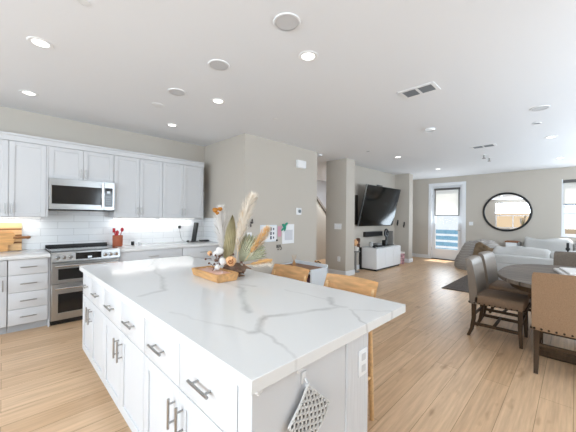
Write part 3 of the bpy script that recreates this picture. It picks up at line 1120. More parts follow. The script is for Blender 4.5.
b = B(); ell(b, (0, 0, .018), .03, .02, .018); tag(obj('small_dish', b, 'black', loc=(2.46, 5.12, .915)), 'small black lump on the counter left of the upright device', 'dish')

# ------------------------------------------------------------------ wooden tray with pink candle wax
t = thing('dough_bowl_candle', 'carved pale wood dough bowl filled with pink wax on the island', 'candle', (1.195, 2.025, .915), math.radians(-1.5))
b = B()
hx, hy, ht = .095, .215, .06
o_ = [(-hx * .86, -hy * .94, 0), (hx * .86, -hy * .94, 0), (hx * .86, hy * .94, 0), (-hx * .86, hy * .94, 0)]
p_ = [(-hx, -hy, ht), (hx, -hy, ht), (hx, hy, ht), (-hx, hy, ht)]
q_ = [(-hx + .022, -hy + .035, ht), (hx - .022, -hy + .035, ht), (hx - .022, hy - .035, ht), (-hx + .022, hy - .035, ht)]
s2 = [(x * .9, y * .95, .03) for x, y, zz in q_]
V_ = [[b.verts.new(p) for p in ring] for ring in (o_, p_, q_, s2)]
for A, Bq in zip(V_[:-1], V_[1:]):
    for i in range(4):
        b.faces.new((A[i], A[(i + 1) % 4], Bq[(i + 1) % 4], Bq[i]))
b.faces.new(V_[0][::-1]); b.faces.new(V_[3])
bmesh.ops.bevel(b, geom=b.edges[:], offset=.005, segments=2, affect='EDGES')
obj('bowl', b, 'traywood', t)
b = B(); box(b, -hx + .026, hx - .026, -hy + .04, hy - .04, .032, .052, .008, 2); obj('wax', b, 'wax', t)
b = B(); cyl(b, (0.03, -hy - .002 + .012, .03), (0.03, -hy + .03, .03), .016, seg=12)
obj('knot', b, mat('dark_knot', '#8c5426', 0.6), t)
for y in (-.12, 0, .12):
    b = B(); cyl(b, (0, y, .05), (.002, y + .002, .066), .002, seg=6); obj('wick', b, 'white', t)

# ------------------------------------------------------------------ dried flower arrangement
t = thing('dried_flower_arrangement', 'dried arrangement of pampas, palm leaves and a peach rose in driftwood on the island', 'flowers', (1.388, 1.951, .915), -PI / 4)
K = 2.36 / 286.3


def fl(u, v, dy=0.0):
    return Vector(((u - 240) * K, dy, (276.7 - v) * K))


b = B(); ell(b, fl(234, 269.5, .02), .105, .06, .044, 22, 14, Matrix.Rotation(math.radians(10), 4, 'Y'), .38, 22)
for a in range(6):
    p = fl(236 + random.uniform(-9, 9), 271 + random.uniform(-4, 4), random.uniform(-.05, .02))
    tube(b, [p, p + Vector((.03, -.02, -.01)), p + Vector((.06, -.03, random.uniform(-.03, .02)))], [.012, .009, .004], 6)
obj('driftwood', b, 'drift', t)


def plume(name, pts, wd, m, n, seed):
    rnd = random.Random(seed)
    b = B()
    pts = [Vector(p) for p in pts]

    def at(s):
        s = max(0, min(.9999, s)) * (len(pts) - 1)
        i = int(s)
        return pts[i].lerp(pts[i + 1], s - i)
    tube(b, [at(i / 8) for i in range(9)], .0022, 5)
    for i in range(n):
        s = rnd.uniform(.22, 1)
        base = at(s)
        ax = (at(min(1, s + .06)) - at(s - .06)).normalized()
        th = rnd.uniform(0, 2 * PI)
        side = ax.orthogonal().normalized()
        side = Matrix.Rotation(th, 3, ax) @ side
        L = wd * (0.6 + .6 * rnd.random()) * (math.sin(PI * min(1, (s - .12) * 1.05)) ** .6 if s < .95 else .5)
        p1 = base + ax * L * .6 + side * L * .55
        p2 = p1 + ax * L * .55 + side * L * .25 + Vector((0, 0, -L * .08))
        wv = ax.cross(side) * .0018
        v = [b.verts.new(q) for q in (base - wv * .5, base + wv * .5, p1 + wv, p1 - wv, p2)]
        b.faces.new((v[0], v[1], v[2], v[3]))
        b.faces.new((v[3], v[2], v[4]))
    return obj(name, b, m, t, recalc=False)


plume('pampas_plume', [fl(236, 264), fl(238, 245, .01), fl(242, 225, .02), fl(247, 208, .03), fl(252, 197, .03)], .085, 'pampas', 1000, 3)
plume('pampas_plume', [fl(236, 266, .03), fl(238, 240, .04), fl(242, 212, .05)], .055, 'peachpale', 420, 4)
plume('pampas_plume', [fl(226, 264, .03), fl(221, 245, .04), fl(219, 228, .05), fl(219, 210, .05)], .085, 'ivory', 900, 5)
plume('pampas_plume', [fl(245, 262, .0), fl(253, 250, .0), fl(260, 240, .0), fl(267, 229, .0)], .058, 'peach', 420, 6)
plume('pampas_plume', [fl(250, 258, .02), fl(260, 243, .02), fl(268, 229, .02)], .058, 'pampas', 380, 7)
plume('pampas_plume', [fl(244, 266, -.02), fl(254, 264, -.03), fl(263, 261.5, -.03), fl(271, 260.5, -.03)], .034, 'peach', 320, 8)
plume('pampas_plume', [fl(246, 266, -.01), fl(256, 266, -.02), fl(266, 264, -.02), fl(271, 264.5, -.03)], .04, 'pampas', 320, 9)


def blade(name, base, tip, wd, m, bend=0.0, pleat=7):
    b = B()
    base, tip = Vector(base), Vector(tip)
    ax = tip - base
    side = ax.cross(Vector((0, 1, 0))).normalized()

    def f(u, v):
        w_ = wd * (math.sin(PI * min(1, .08 + .92 * v)) ** .8 if v < .999 else 0)
        s_ = (u - .5) * 2
        return base + ax * v + side * w_ * s_ + Vector((0, -.012 * abs(((u * pleat) % 1) - .5) + bend * s_ * s_ * wd, 0))
    grid(b, f, pleat * 2, 12)
    bmesh.ops.solidify(b, geom=b.faces[:], thickness=.0015)
    return obj(name, b, m, t)


blade('palm_leaf', fl(227, 266, -.01), fl(231.5, 216, .02), .05, 'palm', .5)
# fan leaf: pleated sector
b = B()
cen = fl(239, 264, .015)


def fanf(u, v):
    th = math.radians(96 - u * 88)
    R_ = (.225 + .04 * math.sin(u * PI)) * (1 - .16 * abs((u * 13) % 1 - .5) * 2 * (v > .85)) * v
    return cen + Vector((R_ * math.cos(th), .02 + .05 * v * v + .022 * v * (abs((u * 13) % 1 - .5) * 2 - .5), R_ * math.sin(th)))


grid(b, fanf, 104, 10); bmesh.ops.solidify(b, geom=b.faces[:], thickness=.0015)
obj('fan_leaf', b, 'fan', t)


def rose(name, c, R_, m, n=22, seed=1):
    rnd = random.Random(seed)
    b = B()
    c = Vector(c)
    for i in range(n):
        k = i / n
        th = i * 2.4
        ph = .25 + 1.15 * k
        d = Vector((math.sin(ph) * math.cos(th), -math.cos(ph) * .9 - .1, math.sin(ph) * math.sin(th)))
        rr = R_ * (.45 + .55 * k)
        s_ = d.orthogonal().normalized()
        q = d.cross(s_)
        pw = R_ * (.32 + .25 * k)

        def f(u, v):
            a, e = (u - .5) * 2, (v - .5) * 2
            return c + d * rr * (1 - .25 * (a * a + e * e)) + (s_ * a + q * e) * pw * (1 - .25 * (a * a * e * e))
        grid(b, f, 4, 4)
    ell(b, c, R_ * .45, R_ * .45, R_ * .45, 8, 6)
    return obj(name, b, m, t, recalc=False)


rose('rose', fl(233.3, 260.5, -.085), .045, 'petalpeach', 24, 2)
b = B()
rc = fl(233.3, 260.5, -.128)
tube(b, [rc + Vector(((.004 + .0028 * k) * math.cos(k * .9), .012 * k / 10, (.004 + .0028 * k) * math.sin(k * .9))) for k in range(9)], .0042, 6)
obj('rose_heart', b, mat('dark_peach', '#a9652f', 0.8), t)
rose('white_flower', fl(225.6, 261, -.08), .034, 'petalwhite', 16, 3)
rose('white_flower', fl(221, 251.5, -.04), .036, 'petalwhite', 16, 4)
rose('white_flower', fl(217, 254.5, -.03), .03, 'petalwhite', 14, 5)
rose('white_flower', fl(220.5, 266.5, -.10), .024, 'petalwhite', 14, 6)
rose('orchid', fl(216.5, 211.5, -.05), .026, 'petalorange', 10, 7)
rose('orchid', fl(221, 210.5, -.04), .022, 'petalorange', 10, 8)
rose('orchid', fl(218.5, 214.5, -.05), .018, 'petalorange', 10, 18)
rose('small_rose', fl(210.5, 254.5, -.02), .024, 'petalpeach', 12, 9)
rnd = random.Random(11)
for i in range(26):
    b = B()
    p = fl(rnd.uniform(213, 242), rnd.uniform(255, 272), rnd.uniform(-.08, -.03))
    q = p + Vector((rnd.uniform(-.05, .05), rnd.uniform(-.02, .02), rnd.uniform(-.02, .04)))
    tube(b, [p, (p + q) / 2 + Vector((.006, 0, .006)), q], [.004, .003, .0025], 5)
    ell(b, q, .009, .009, .009, 8, 6)
    obj('twig', b, 'twig', t)

# ------------------------------------------------------------------ bar stools
def stool(label, loc, rotz):
    t = thing('bar_stool', label, 'stool', loc, rotz, 'wooden counter stools at the island')
    # local: faces -x (towards the island); back at +x
    b = B()

    def f(u, v):
        y = (u - .5) * .45
        z_ = .845 + v * .105
        return Vector((.205 + .045 * (1 - (2 * u - 1) ** 2) + .05 * v, y, z_))
    grid(b, f, 14, 4); bmesh.ops.solidify(b, geom=b.faces[:], thickness=.02)
    obj('backrest', b, 'stoolwood', t)
    b = B(); box(b, -.20, .20, -.21, .21, .615, .655, .012, 2); obj('seat', b, 'stoolwood', t)
    for sy in (-1, 1):
        b = B(); tube(b, [(.215, sy * .205, 0), (.185, sy * .198, .62), (.20, sy * .198, .70), (.23, sy * .20, .90)], [.016, .019, .018, .013], 10); obj('leg', b, 'stoolwood', t)
        b = B(); tube(b, [(-.20, sy * .205, 0), (-.165, sy * .185, .62)], [.015, .019], 10); obj('leg', b, 'stoolwood', t)
    b = B()
    for p, q in (((-.19, -.2, .22), (-.19, .2, .22)), ((.205, -.2, .30), (.205, .2, .30)), ((-.185, -.2, .30), (.2, -.2, .30)), ((-.185, .2, .30), (.2, .2, .30))):
        cyl(b, p, q, .011, seg=8)
    obj('stretcher', b, 'stoolwood', t)
    return t


stool('wooden counter stool nearest the camera at the island', (1.615, 1.195, 0), 0)
stool('wooden counter stool behind the dried flowers at the island', (1.615, 1.83, 0), 0)

# ------------------------------------------------------------------ low storage desk by the centre wall
t = thing('storage_bench', 'low white storage bench with brown top against the grey wall', 'bench', (3.92, 3.52, 0))
b = B(); box(b, -.235, .19, -.36, .39, .478, .50, .003); obj('top', b, 'desktop', t)
b = B(); box(b, -.235, .21, -.40, -.362, 0, .515, .004); obj('side_panel', b, 'bluewhite', t)
b = B(); box(b, -.235, .21, .392, .43, 0, .515, .004); obj('side_panel', b, 'bluewhite', t)
b = B(); box(b, .191, .215, -.40, .43, 0, .56, .004); obj('back_panel', b, 'bluewhite', t)
b = B(); box(b, -.22, .19, -.36, .39, .20, .22); box(b, -.22, .19, -.36, .39, .04, .06); obj('shelf', b, 'bluewhite', t)
b = B(); box(b, -.12, .12, -.14, .14, 0, .14, .01)
tag(obj('storage_box', b, mat('maroon_fabric', '#54333a', 0.9), loc=(3.86, 3.33, .222)), 'dark maroon box inside the low storage bench', 'box')
t = thing('reed_diffuser', 'small reed diffuser on the brown bench top', 'diffuser', (3.88, 3.72, .50))
b = B(); lathe(b, [(0, 0), (.03, 0), (.032, .05), (.014, .07), (.014, .09), (.010, .09), (0, .08)], seg=16); obj('bottle', b, mat('amber_glass', '#b98a5a', 0.15), t)
b = B()
for a in range(6):
    cyl(b, (0, 0, .05), (.05 * math.cos(a), .05 * math.sin(a), .2), .0022, seg=5)
obj('reeds', b, mat('reed', '#c9a57a', 0.8), t)
t = thing('toy_figure', 'small dark toy on the rim of the low storage bench', 'toy', (4.122, 3.33, .56))
b = B(); tube(b, [(0, .07, .012), (0, .0, .03), (0, -.05, .012)], [.008, .014, .008], 8); obj('body', b, mat('dark_brown_toy', '#4a3520', 0.6), t)
b = B(); ell(b, (0, .075, .03), .015, .018, .015, 10, 8); obj('head', b, mat('ochre_toy', '#a06b2c', 0.6), t)

# ------------------------------------------------------------------ things on the centre wall
YW = 3.98
t = thing('door_chime', 'white chime box high on the grey centre wall', 'chime', (4.31, YW, 2.485))
b = B(); box(b, -.125, .125, -.05, 0, -.075, .075, .01, 2); obj('cover', b, 'white', t)
b = B(); box(b, -.13, .13, -.012, 0, -.08, .08, .003); obj('backplate', b, 'trim', t)
t = thing('thermostat', 'white square thermostat with dark dial on the grey centre wall', 'thermostat', (4.27, YW, 1.525))
b = B(); box(b, -.075, .075, -.012, 0, -.07, .07, .006, 2); obj('plate', b, 'white', t)
b = B(); cyl(b, (.01, -.012, 0), (.01, -.03, 0), .034, seg=20); obj('dial', b, mat('grey_dial', '#6f7a80', 0.3), t)
t = thing('wall_calendar', 'white framed wall planner behind the orange pampas on the grey wall', 'calendar', (3.46, YW, 1.10))
b = B(); box(b, -.20, .20, -.012, 0, -.155, .155, .003); obj('frame', b, 'bluewhite', t)
b = B(); box(b, -.18, .18, -.0135, -.012, -.135, .135); obj('sheet', b, 'paper', t)
b = B()
for z_ in (.08, 0, -.08):
    box(b, .03, .07, -.015, -.0135, z_ - .03, z_ + .03)
    box(b, .10, .13, -.015, -.0135, z_ - .02, z_ + .02)
obj('print', b, mat('dark_print', '#596070', 0.8), t)
t = thing('wall_chart', 'white paper chart with a green ribbon on the grey wall', 'chart', (3.97, YW, 1.075))
b = B(); box(b, -.165, .165, -.008, 0, -.19, .19, .002); obj('sheet', b, 'paper', t)
b = B(); box(b, -.10, .12, -.009, -.008, -.12, .08); obj('print', b, mat('grey_print', '#d0d2d8', 0.8), t)
b = B()
ell(b, (-.13, -.02, .16), .06, .012, .03, rot=Matrix.Rotation(.6, 4, 'Y')); ell(b, (-.07, -.02, .19), .05, .012, .025, rot=Matrix.Rotation(-.6, 4, 'Y'))
ell(b, (-.10, -.02, .11), .02, .01, .06, rot=Matrix.Rotation(.3, 4, 'Y')); ell(b, (-.155, -.02, .10), .02, .01, .06, rot=Matrix.Rotation(.9, 4, 'Y'))
obj('ribbon', b, 'teal', t)
b = B(); box(b, -.045, .045, -.004, 0, -.10, .10); tag(obj('paper_strip', b, 'pink', loc=(3.74, YW, 1.13)), 'pink paper strip between the planner and the chart', 'paper')
t = thing('wall_switch', 'white switch plate with black toggle behind the pampas on the grey wall', 'switch', (3.03, YW, 1.07))
b = B(); box(b, -.045, .045, -.006, 0, -.06, .06, .003); obj('plate', b, 'white', t)
b = B(); box(b, -.014, .014, -.012, -.005, -.035, .02, .003); obj('toggle', b, 'black', t)
b = B()
ell(b, (0, -.02, 0), .035, .015, .018); ell(b, (.01, -.02, .04), .012, .01, .03); ell(b, (-.02, -.02, -.05), .012, .012, .03)
tag(obj('wall_hook', b, mat('dark_figure', '#4a4240', 0.6), loc=(3.06, YW, 1.30)), 'small dark figure hook above the switch on the grey wall', 'hook')
b = B(); cyl(b, (0, 0, 0), (0, -.02, 0), .02, seg=14); tag(obj('wall_magnet', b, 'black', loc=(3.66, YW, .965)), 'black round magnet under the corner of the planner', 'magnet')
t = thing('wall_hook', 'pair of grey metal hooks low on the grey wall under the chart', 'hook', (3.72, YW, .83))
b = B(); box(b, -.06, .06, -.006, 0, -.01, .05, .003); obj('plate', b, mat('pewter', '#77736c', 0.35, 0.8), t)
b = B()
for x in (-.035, .035):
    tube(b, [(x, -.006, .03), (x, -.04, .0), (x, -.05, -.03), (x, -.02, -.05), (x, -.01, -.03)], .006, 6)
obj('prong', b, mat('pewter_prong', '#6b675f', 0.35, 0.8), t)

# switches on the column
t = thing('wall_switch', 'white triple switch plate on the column left of the television', 'switch', (5.80, 4.09, 1.19))
b = B(); box(b, -.008, 0, -.105, .105, -.07, .07, .003); obj('plate', b, 'white', t)
b = B()
for y in (-.055, 0, .055):
    box(b, -.012, -.007, y - .018, y + .018, -.035, .035, .002)
obj('rocker', b, 'trim', t)
t = thing('outlet', 'white outlet near the bottom of the column left of the television', 'outlet', (5.80, 4.05, .40))
b = B(); box(b, -.007, 0, -.042, .042, -.06, .06, .003); obj('plate', b, 'white', t)
b = B()
for z_ in (-.026, .026):
    box(b, -.01, -.006, -.018, .018, z_ - .016, z_ + .016, .002)
obj('socket', b, mat('outlet_socket_two', '#cfd0d2', 0.4), t)

# ------------------------------------------------------------------ television corner
t = thing('television', 'large black flat television tilted forward on the wall', 'television', (7.645, 4.05, 1.18), math.radians(-1.5))
tilt = Matrix.Rotation(math.radians(13.5), 4, 'X')
WT, HT = .95, 1.13
b = B(); box(b, -WT, WT, -.004, .045, 0, HT, .006, 2, rot=tilt, piv=(0, 0, 0)); obj('casing', b, 'black', t)
b = B(); box(b, -WT + .012, WT - .012, -.008, -.0035, .02, HT - .012, rot=tilt, piv=(0, 0, 0)); obj('screen', b, 'screen', t)
b = B(); box(b, -WT - .004, -WT + .004, -.008, .03, 0, HT, rot=tilt, piv=(0, 0, 0)); obj('bezel', b, 'steel', t)
b = B(); box(b, -.25, .25, .05, .11, .3, .75); box(b, -.03, .03, -.10, .06, .55, .62); obj('wall_bracket', b, 'black', t)
b = B(); box(b, -.45, -.2, -.02, .03, HT, HT + .03, .006, rot=tilt, piv=(0, 0, 0)); obj('camera_bar', b, 'black', t)
b = B(); box(b, -.32, .32, -.015, 0, -.40, .40, .003)  # thin dark box laid on the wall as a dark patch
tag(obj('dark_wall_patch', b, mat('dark_patch', '#3a3632', 0.5), loc=(6.50, 4.18, 1.62)), 'dark patch on the wall behind the left side of the television', 'panel')
t = thing('soundbar', 'short black soundbar on the wall under the television', 'speaker', (7.62, 4.18, .945))
b = B(); box(b, -.49, .49, -.09, 0, -.072, .072, .012, 2); obj('case', b, 'black', t)
b = B(); box(b, -.47, .47, -.095, -.089, -.055, .055, .003); obj('grille', b, mat('speaker_cloth', '#1c1c1d', 0.9), t)

t = thing('media_cabinet', 'low white media cabinet on black feet under the television', 'cabinet', (6.955, 3.67, 0))
b = B(); box(b, 0, 1.46, .02, .505, .045, .60, .004); obj('body', b, 'white', t)
for k in range(3):
    b = B(); box(b, .004 + k * .486, .482 + k * .486, 0, .02, .05, .592, .003); obj('door', b, mat('gloss_white', '#eef0f3', 0.15) if k == 0 else M['gloss_white'] if 'gloss_white' in M else bpy.data.materials['gloss_white'], t)
b = B(); box(b, .02, 1.44, .03, .48, 0.0, .045); obj('plinth', b, 'black', t)
b = B(); box(b, -.03, -.001, .44, .505, 0, .60); obj('side_strip', b, 'black', t)
ZT = .60
t = thing('headphone_stand', 'black stand with a round ring head on the white media cabinet', 'stand', (8.05, 3.95, ZT))
b = B(); box(b, -.30, .26, -.12, .12, 0, .02, .006); obj('base', b, 'black', t)
b = B(); cyl(b, (0, 0, .02), (0, 0, .30), .035, .025); obj('stem', b, 'black', t)
b = B(); tube(b, [(.10 * math.cos(a * PI / 8), 0, .37 + .10 * math.sin(a * PI / 8)) for a in range(16)], .03, 8, True); ell(b, (.02, 0, .36), .05, .04, .06, 12, 8); obj('ring', b, 'black', t)
b = B(); box(b, -.16, -.06, -.06, .06, .02, .16, .01); obj('cradle', b, 'black', t)
b = B(); box(b, -.006, .006, -.09, .09, 0, .42, .003)
tag(obj('picture_frame', b, 'grey', loc=(8.36, 3.98, ZT)), 'thin grey upright frame at the right end of the media cabinet', 'frame')
b = B(); lathe(b, [(0, 0), (.05, 0), (.055, .05), (.05, .15), (0, .16)], seg=16); tag(obj('canister', b, mat('grey_white_glaze', '#b9b8b6', 0.3), loc=(7.13, 3.93, ZT)), 'pale canister at the left end of the media cabinet', 'canister')
b = B(); ell(b, (0, 0, .035), .05, .05, .035, 12, 8); tag(obj('small_speaker', b, 'black', loc=(7.06, 3.80, ZT)), 'small black puck at the left front of the media cabinet', 'speaker')
t = thing('set_top_box', 'flat black box with a light top on the media cabinet under the soundbar', 'device', (7.47, 3.93, ZT))
b = B(); box(b, -.15, .15, -.09, .09, 0, .05, .006); obj('case', b, 'black', t)
b = B(); box(b, -.12, .14, -.07, .07, .051, .10, .006); obj('top', b, 'grey', t)
t = thing('storage_basket', 'pink and white patterned fabric basket beside the media cabinet', 'basket', (8.72, 3.84, 0))
b = B(); lathe(b, [(0, 0), (.13, 0), (.15, .02), (.165, .36), (.155, .36), (.14, .03), (0, .03)], seg=4); obj('body', b, 'basket', t)
b = B(); lathe(b, [(.167, .33), (.17, .38), (.155, .38), (.155, .33)], seg=4); obj('rim', b, 'petalwhite', t)
for lab, y, z_ in (('black hook higher on the pillar right of the television', 4.07, 1.26), ('black hook lower on the pillar right of the television', 3.86, 1.20)):
    t = thing('wall_hook', lab, 'hook', (9.093, y, z_), 0, 'black hooks on the pillar')
    b = B(); box(b, -.01, 0, -.02, .02, -.03, .09, .004); obj('plate', b, 'black', t)
    b = B(); tube(b, [(-.01, 0, .03), (-.05, 0, -.02), (-.055, 0, -.06), (-.03, 0, -.08), (-.015, 0, -.05)], .015, 6); obj('hook', b, 'black', t)
t = thing('plant_stand', 'slim grey stand with brown and cream dried flowers left of the media cabinet', 'stand', (6.50, 4.02, 0))
b = B(); lathe(b, [(0, 0), (.10, 0), (.10, .02), (.03, .04), (.03, .50), (.11, .52), (.11, .55), (0, .55)], seg=16); obj('pedestal', b, 'grey', t)
b = B(); lathe(b, [(0, .55), (.06, .55), (.075, .62), (.05, .68), (0, .68)], seg=14); obj('pot', b, 'petalwhite', t)
b = B(); ell(b, (-.03, 0, .76), .10, .07, .09, 12, 8, nz=.5, nf=20); obj('cream_blossom', b, 'petalpeach', t)
b = B(); ell(b, (.05, -.03, .80), .07, .05, .07, 12, 8, nz=.6, nf=20); ell(b, (.03, -.06, .69), .06, .03, .05, 12, 8, nz=.6, nf=20); obj('brown_blossom', b, mat('brown_flower', '#5b3a2a', 0.8), t)

# ------------------------------------------------------------------ mirror and small things on the far wall
t = thing('wall_mirror', 'large round mirror with a thin black frame on the far wall', 'mirror', (XF - .002, 1.464, 1.63))
RY, RZ = .572, .56
b = B(); tube(b, [(-.02, RY * math.cos(a * 2 * PI / 64), RZ * math.sin(a * 2 * PI / 64)) for a in range(64)], .030, 10, True); obj('frame', b, 'black', t)
b = B()
vf = [b.verts.new((-.016, RY * math.cos(a * 2 * PI / 64), RZ * math.sin(a * 2 * PI / 64))) for a in range(64)]
vb = [b.verts.new((0, RY * math.cos(a * 2 * PI / 64), RZ * math.sin(a * 2 * PI / 64))) for a in range(64)]
b.faces.new(vf); b.faces.new(vb)
for i in range(64):
    b.faces.new((vf[i], vf[(i + 1) % 64], vb[(i + 1) % 64], vb[i]))
obj('glass', b, 'mirror', t, smooth=False)
t = thing('wall_switch', 'white switch plate between the balcony door and the mirror', 'switch', (XF, 2.38, 1.26))
b = B(); box(b, -.008, 0, -.06, .06, -.06, .06, .003); obj('plate', b, 'white', t)
b = B(); box(b, -.012, -.007, -.03, .03, -.035, .035, .002); obj('rocker', b, 'trim', t)

# ------------------------------------------------------------------ living room: sofas, covers, rug
def puffy(x0, x1, y0, y1, z0, z1, r, amp, f, seed, nu=10):
    b = B()
    box(b, x0, x1, y0, y1, z0, z1, r, 3)
    bmesh.ops.subdivide_edges(b, edges=[e for e in b.edges if e.calc_length() > .12], cuts=7, use_grid_fill=True)
    for v in b.verts:
        n_ = noise.noise_vector(v.co * f + Vector((seed, 0, 0)))
        k = 0 if v.co.z < z0 + .02 else 1
        v.co += Vector((n_.x * .5, n_.y * .5, n_.z)) * amp * k
    return b


t = thing('sofa', 'white slipcovered sofa with its back to the dining table', 'sofa', (8.0, 0, 0))
obj('base', puffy(0, .88, -1.7, 1.42, .02, .42, .03, .02, 3, 1), 'slip', t)
obj('backrest', puffy(0, .22, -1.7, 1.42, .40, .60, .03, .02, 3, 2), 'slip', t)
obj('arm', puffy(.2, .88, 1.2, 1.42, .40, .60, .06, .03, 3, 3), 'slip', t)
obj('arm', puffy(.2, .88, -1.7, -1.48, .40, .60, .06, .03, 3, 4), 'slip', t)
for y0, y1, zt, sd in ((.36, 1.38, .77, 5), (-.5, .37, .75, 6), (-1.45, -.49, .76, 7)):
    obj('back_cushion', puffy(.10, .40, y0, y1, .52, zt, .07, .10, 2.2, sd), 'slip', t)
    obj('seat_cushion', puffy(.35, .86, max(y0, -1.45), min(y1, 1.18), .42, .54, .05, .02, 3, sd + 10), 'slip', t)
t = thing('sofa', 'white slipcovered sofa against the far wall under the window', 'sofa', (9.75, 0, 0))
obj('base', puffy(0, .93, -1.7, 1.04, .02, .42, .03, .02, 3, 21), 'slip', t)
obj('backrest', puffy(.66, .93, -1.7, 1.04, .40, .80, .06, .04, 3, 22), 'slip', t)
obj('arm', puffy(0, .70, .82, 1.04, .40, .64, .06, .03, 3, 23), 'slip', t)
for y0, y1, zt, sd in ((.05, 1.0, .92, 25), (-.8, .04, .90, 26), (-1.6, -.81, .9, 27)):
    obj('back_cushion', puffy(.42, .72, y0, y1, .46, zt, .08, .10, 2.4, sd), 'slip', t)
t = thing('end_table', 'small white end table with a brown top beside the far sofa', 'table', (10.35, 1.26, 0))
b = B(); box(b, -.2, .2, -.14, .16, .755, .79, .004); obj('top', b, mat('reddish_brown_wood', '#8f5a33', 0.5), t)
b = B(); box(b, -.18, .18, -.12, .14, 0, .755, .004); obj('body', b, 'white', t)
b = B(); box(b, -.21, .21, -.17, -.142, 0, .77, .004); obj('side_board', b, 'grey', t)
# armchair buried under a striped blanket
t = thing('armchair', 'armchair mounded with a grey striped blanket before the balcony door', 'armchair', (9.42, 1.80, 0))
b = B()


def mound(x0, s_, th, extra=0.0):
    # rounded heap, long towards -Y, with folds running down it
    c_, sn = math.cos(th), math.sin(th)
    r_ = (1.0 - .05 * s_) * max(0.0, math.cos(s_ * PI / 2)) ** .62
    z_ = .84 * math.sin(s_ * PI / 2) ** .95
    ry = .66 if sn > 0 else .78
    p = Vector((.47 * r_ * c_, ry * r_ * sn, z_))
    f_ = .10 * noise.noise(p * 2.4) + .05 * noise.noise(Vector((p.x * 6, p.y * 9, p.z * 3))) + .02 * noise.noise(p * 18)
    z_ *= 1 - .22 * max(0, -p.y) / .78
    k = 1 + (f_ + extra) * (s_ > .02)
    return Vector((p.x * k, p.y * k, z_ * (1 + .7 * f_) + extra * .5))


grid(b, lambda u, v: mound(0, v, u * 2 * PI), 72, 28)
bmesh.ops.remove_doubles(b, verts=b.verts[:], dist=.001)
obj('blanket_cover', b, 'blanket', t)
t2 = thing('throw_blanket', 'crumpled tan throw lying over the striped armchair', 'blanket', (9.42, 1.80, 0))
b = B()
grid(b, lambda u, v: mound(0, .22 + .42 * v + .06 * math.sin(u * 9), math.radians(165 + 75 * u), .05 + .03 * noise.noise(Vector((u * 7, v * 6, 2)))), 36, 20)
bmesh.ops.solidify(b, geom=b.faces[:], thickness=.012)
obj('cloth', b, 'throw', t2)
b = B(); box(b, 6.29, 8.6, -1.6, 1.90, .001, .014, .004)
tag(obj('rug', b, 'rug'), 'dark charcoal rug on the floor behind the dining chairs', 'rug')

# ------------------------------------------------------------------ dining set
t = thing('dining_table', 'oval weathered grey plank dining table', 'table', (4.60, -.12, 0))
b = B()
poly = []
for a in range(72):
    c_, s_ = math.cos(2 * PI * a / 72), math.sin(2 * PI * a / 72)
    poly.append((.97 * math.copysign(abs(c_) ** .75, c_), .80 * math.copysign(abs(s_) ** .75, s_)))
prism(b, poly, .722, .762)
bmesh.ops.bevel(b, geom=[e for e in b.edges if abs(e.verts[0].co.z - e.verts[1].co.z) < .001], offset=.004, segments=2, affect='EDGES')
obj('tabletop', b, 'tabletop', t)
b = B(); prism(b, [(x * .86, y * .86) for x, y in poly], .64, .722); obj('apron', b, 'darkwood', t)
for x in (-.62, .62):
    b = B(); box(b, x - .07, x + .07, -.07, .07, .08, .64, .01); box(b, x - .06, x + .06, -.34, .34, .57, .64, .01); obj('pedestal', b, 'darkwood', t)
    b = B(); box(b, x - .06, x + .06, -.38, .38, 0, .08, .015); obj('foot', b, 'darkwood', t)
b = B(); box(b, -.55, .55, -.035, .035, .20, .29, .006); obj('stretcher', b, 'darkwood', t)


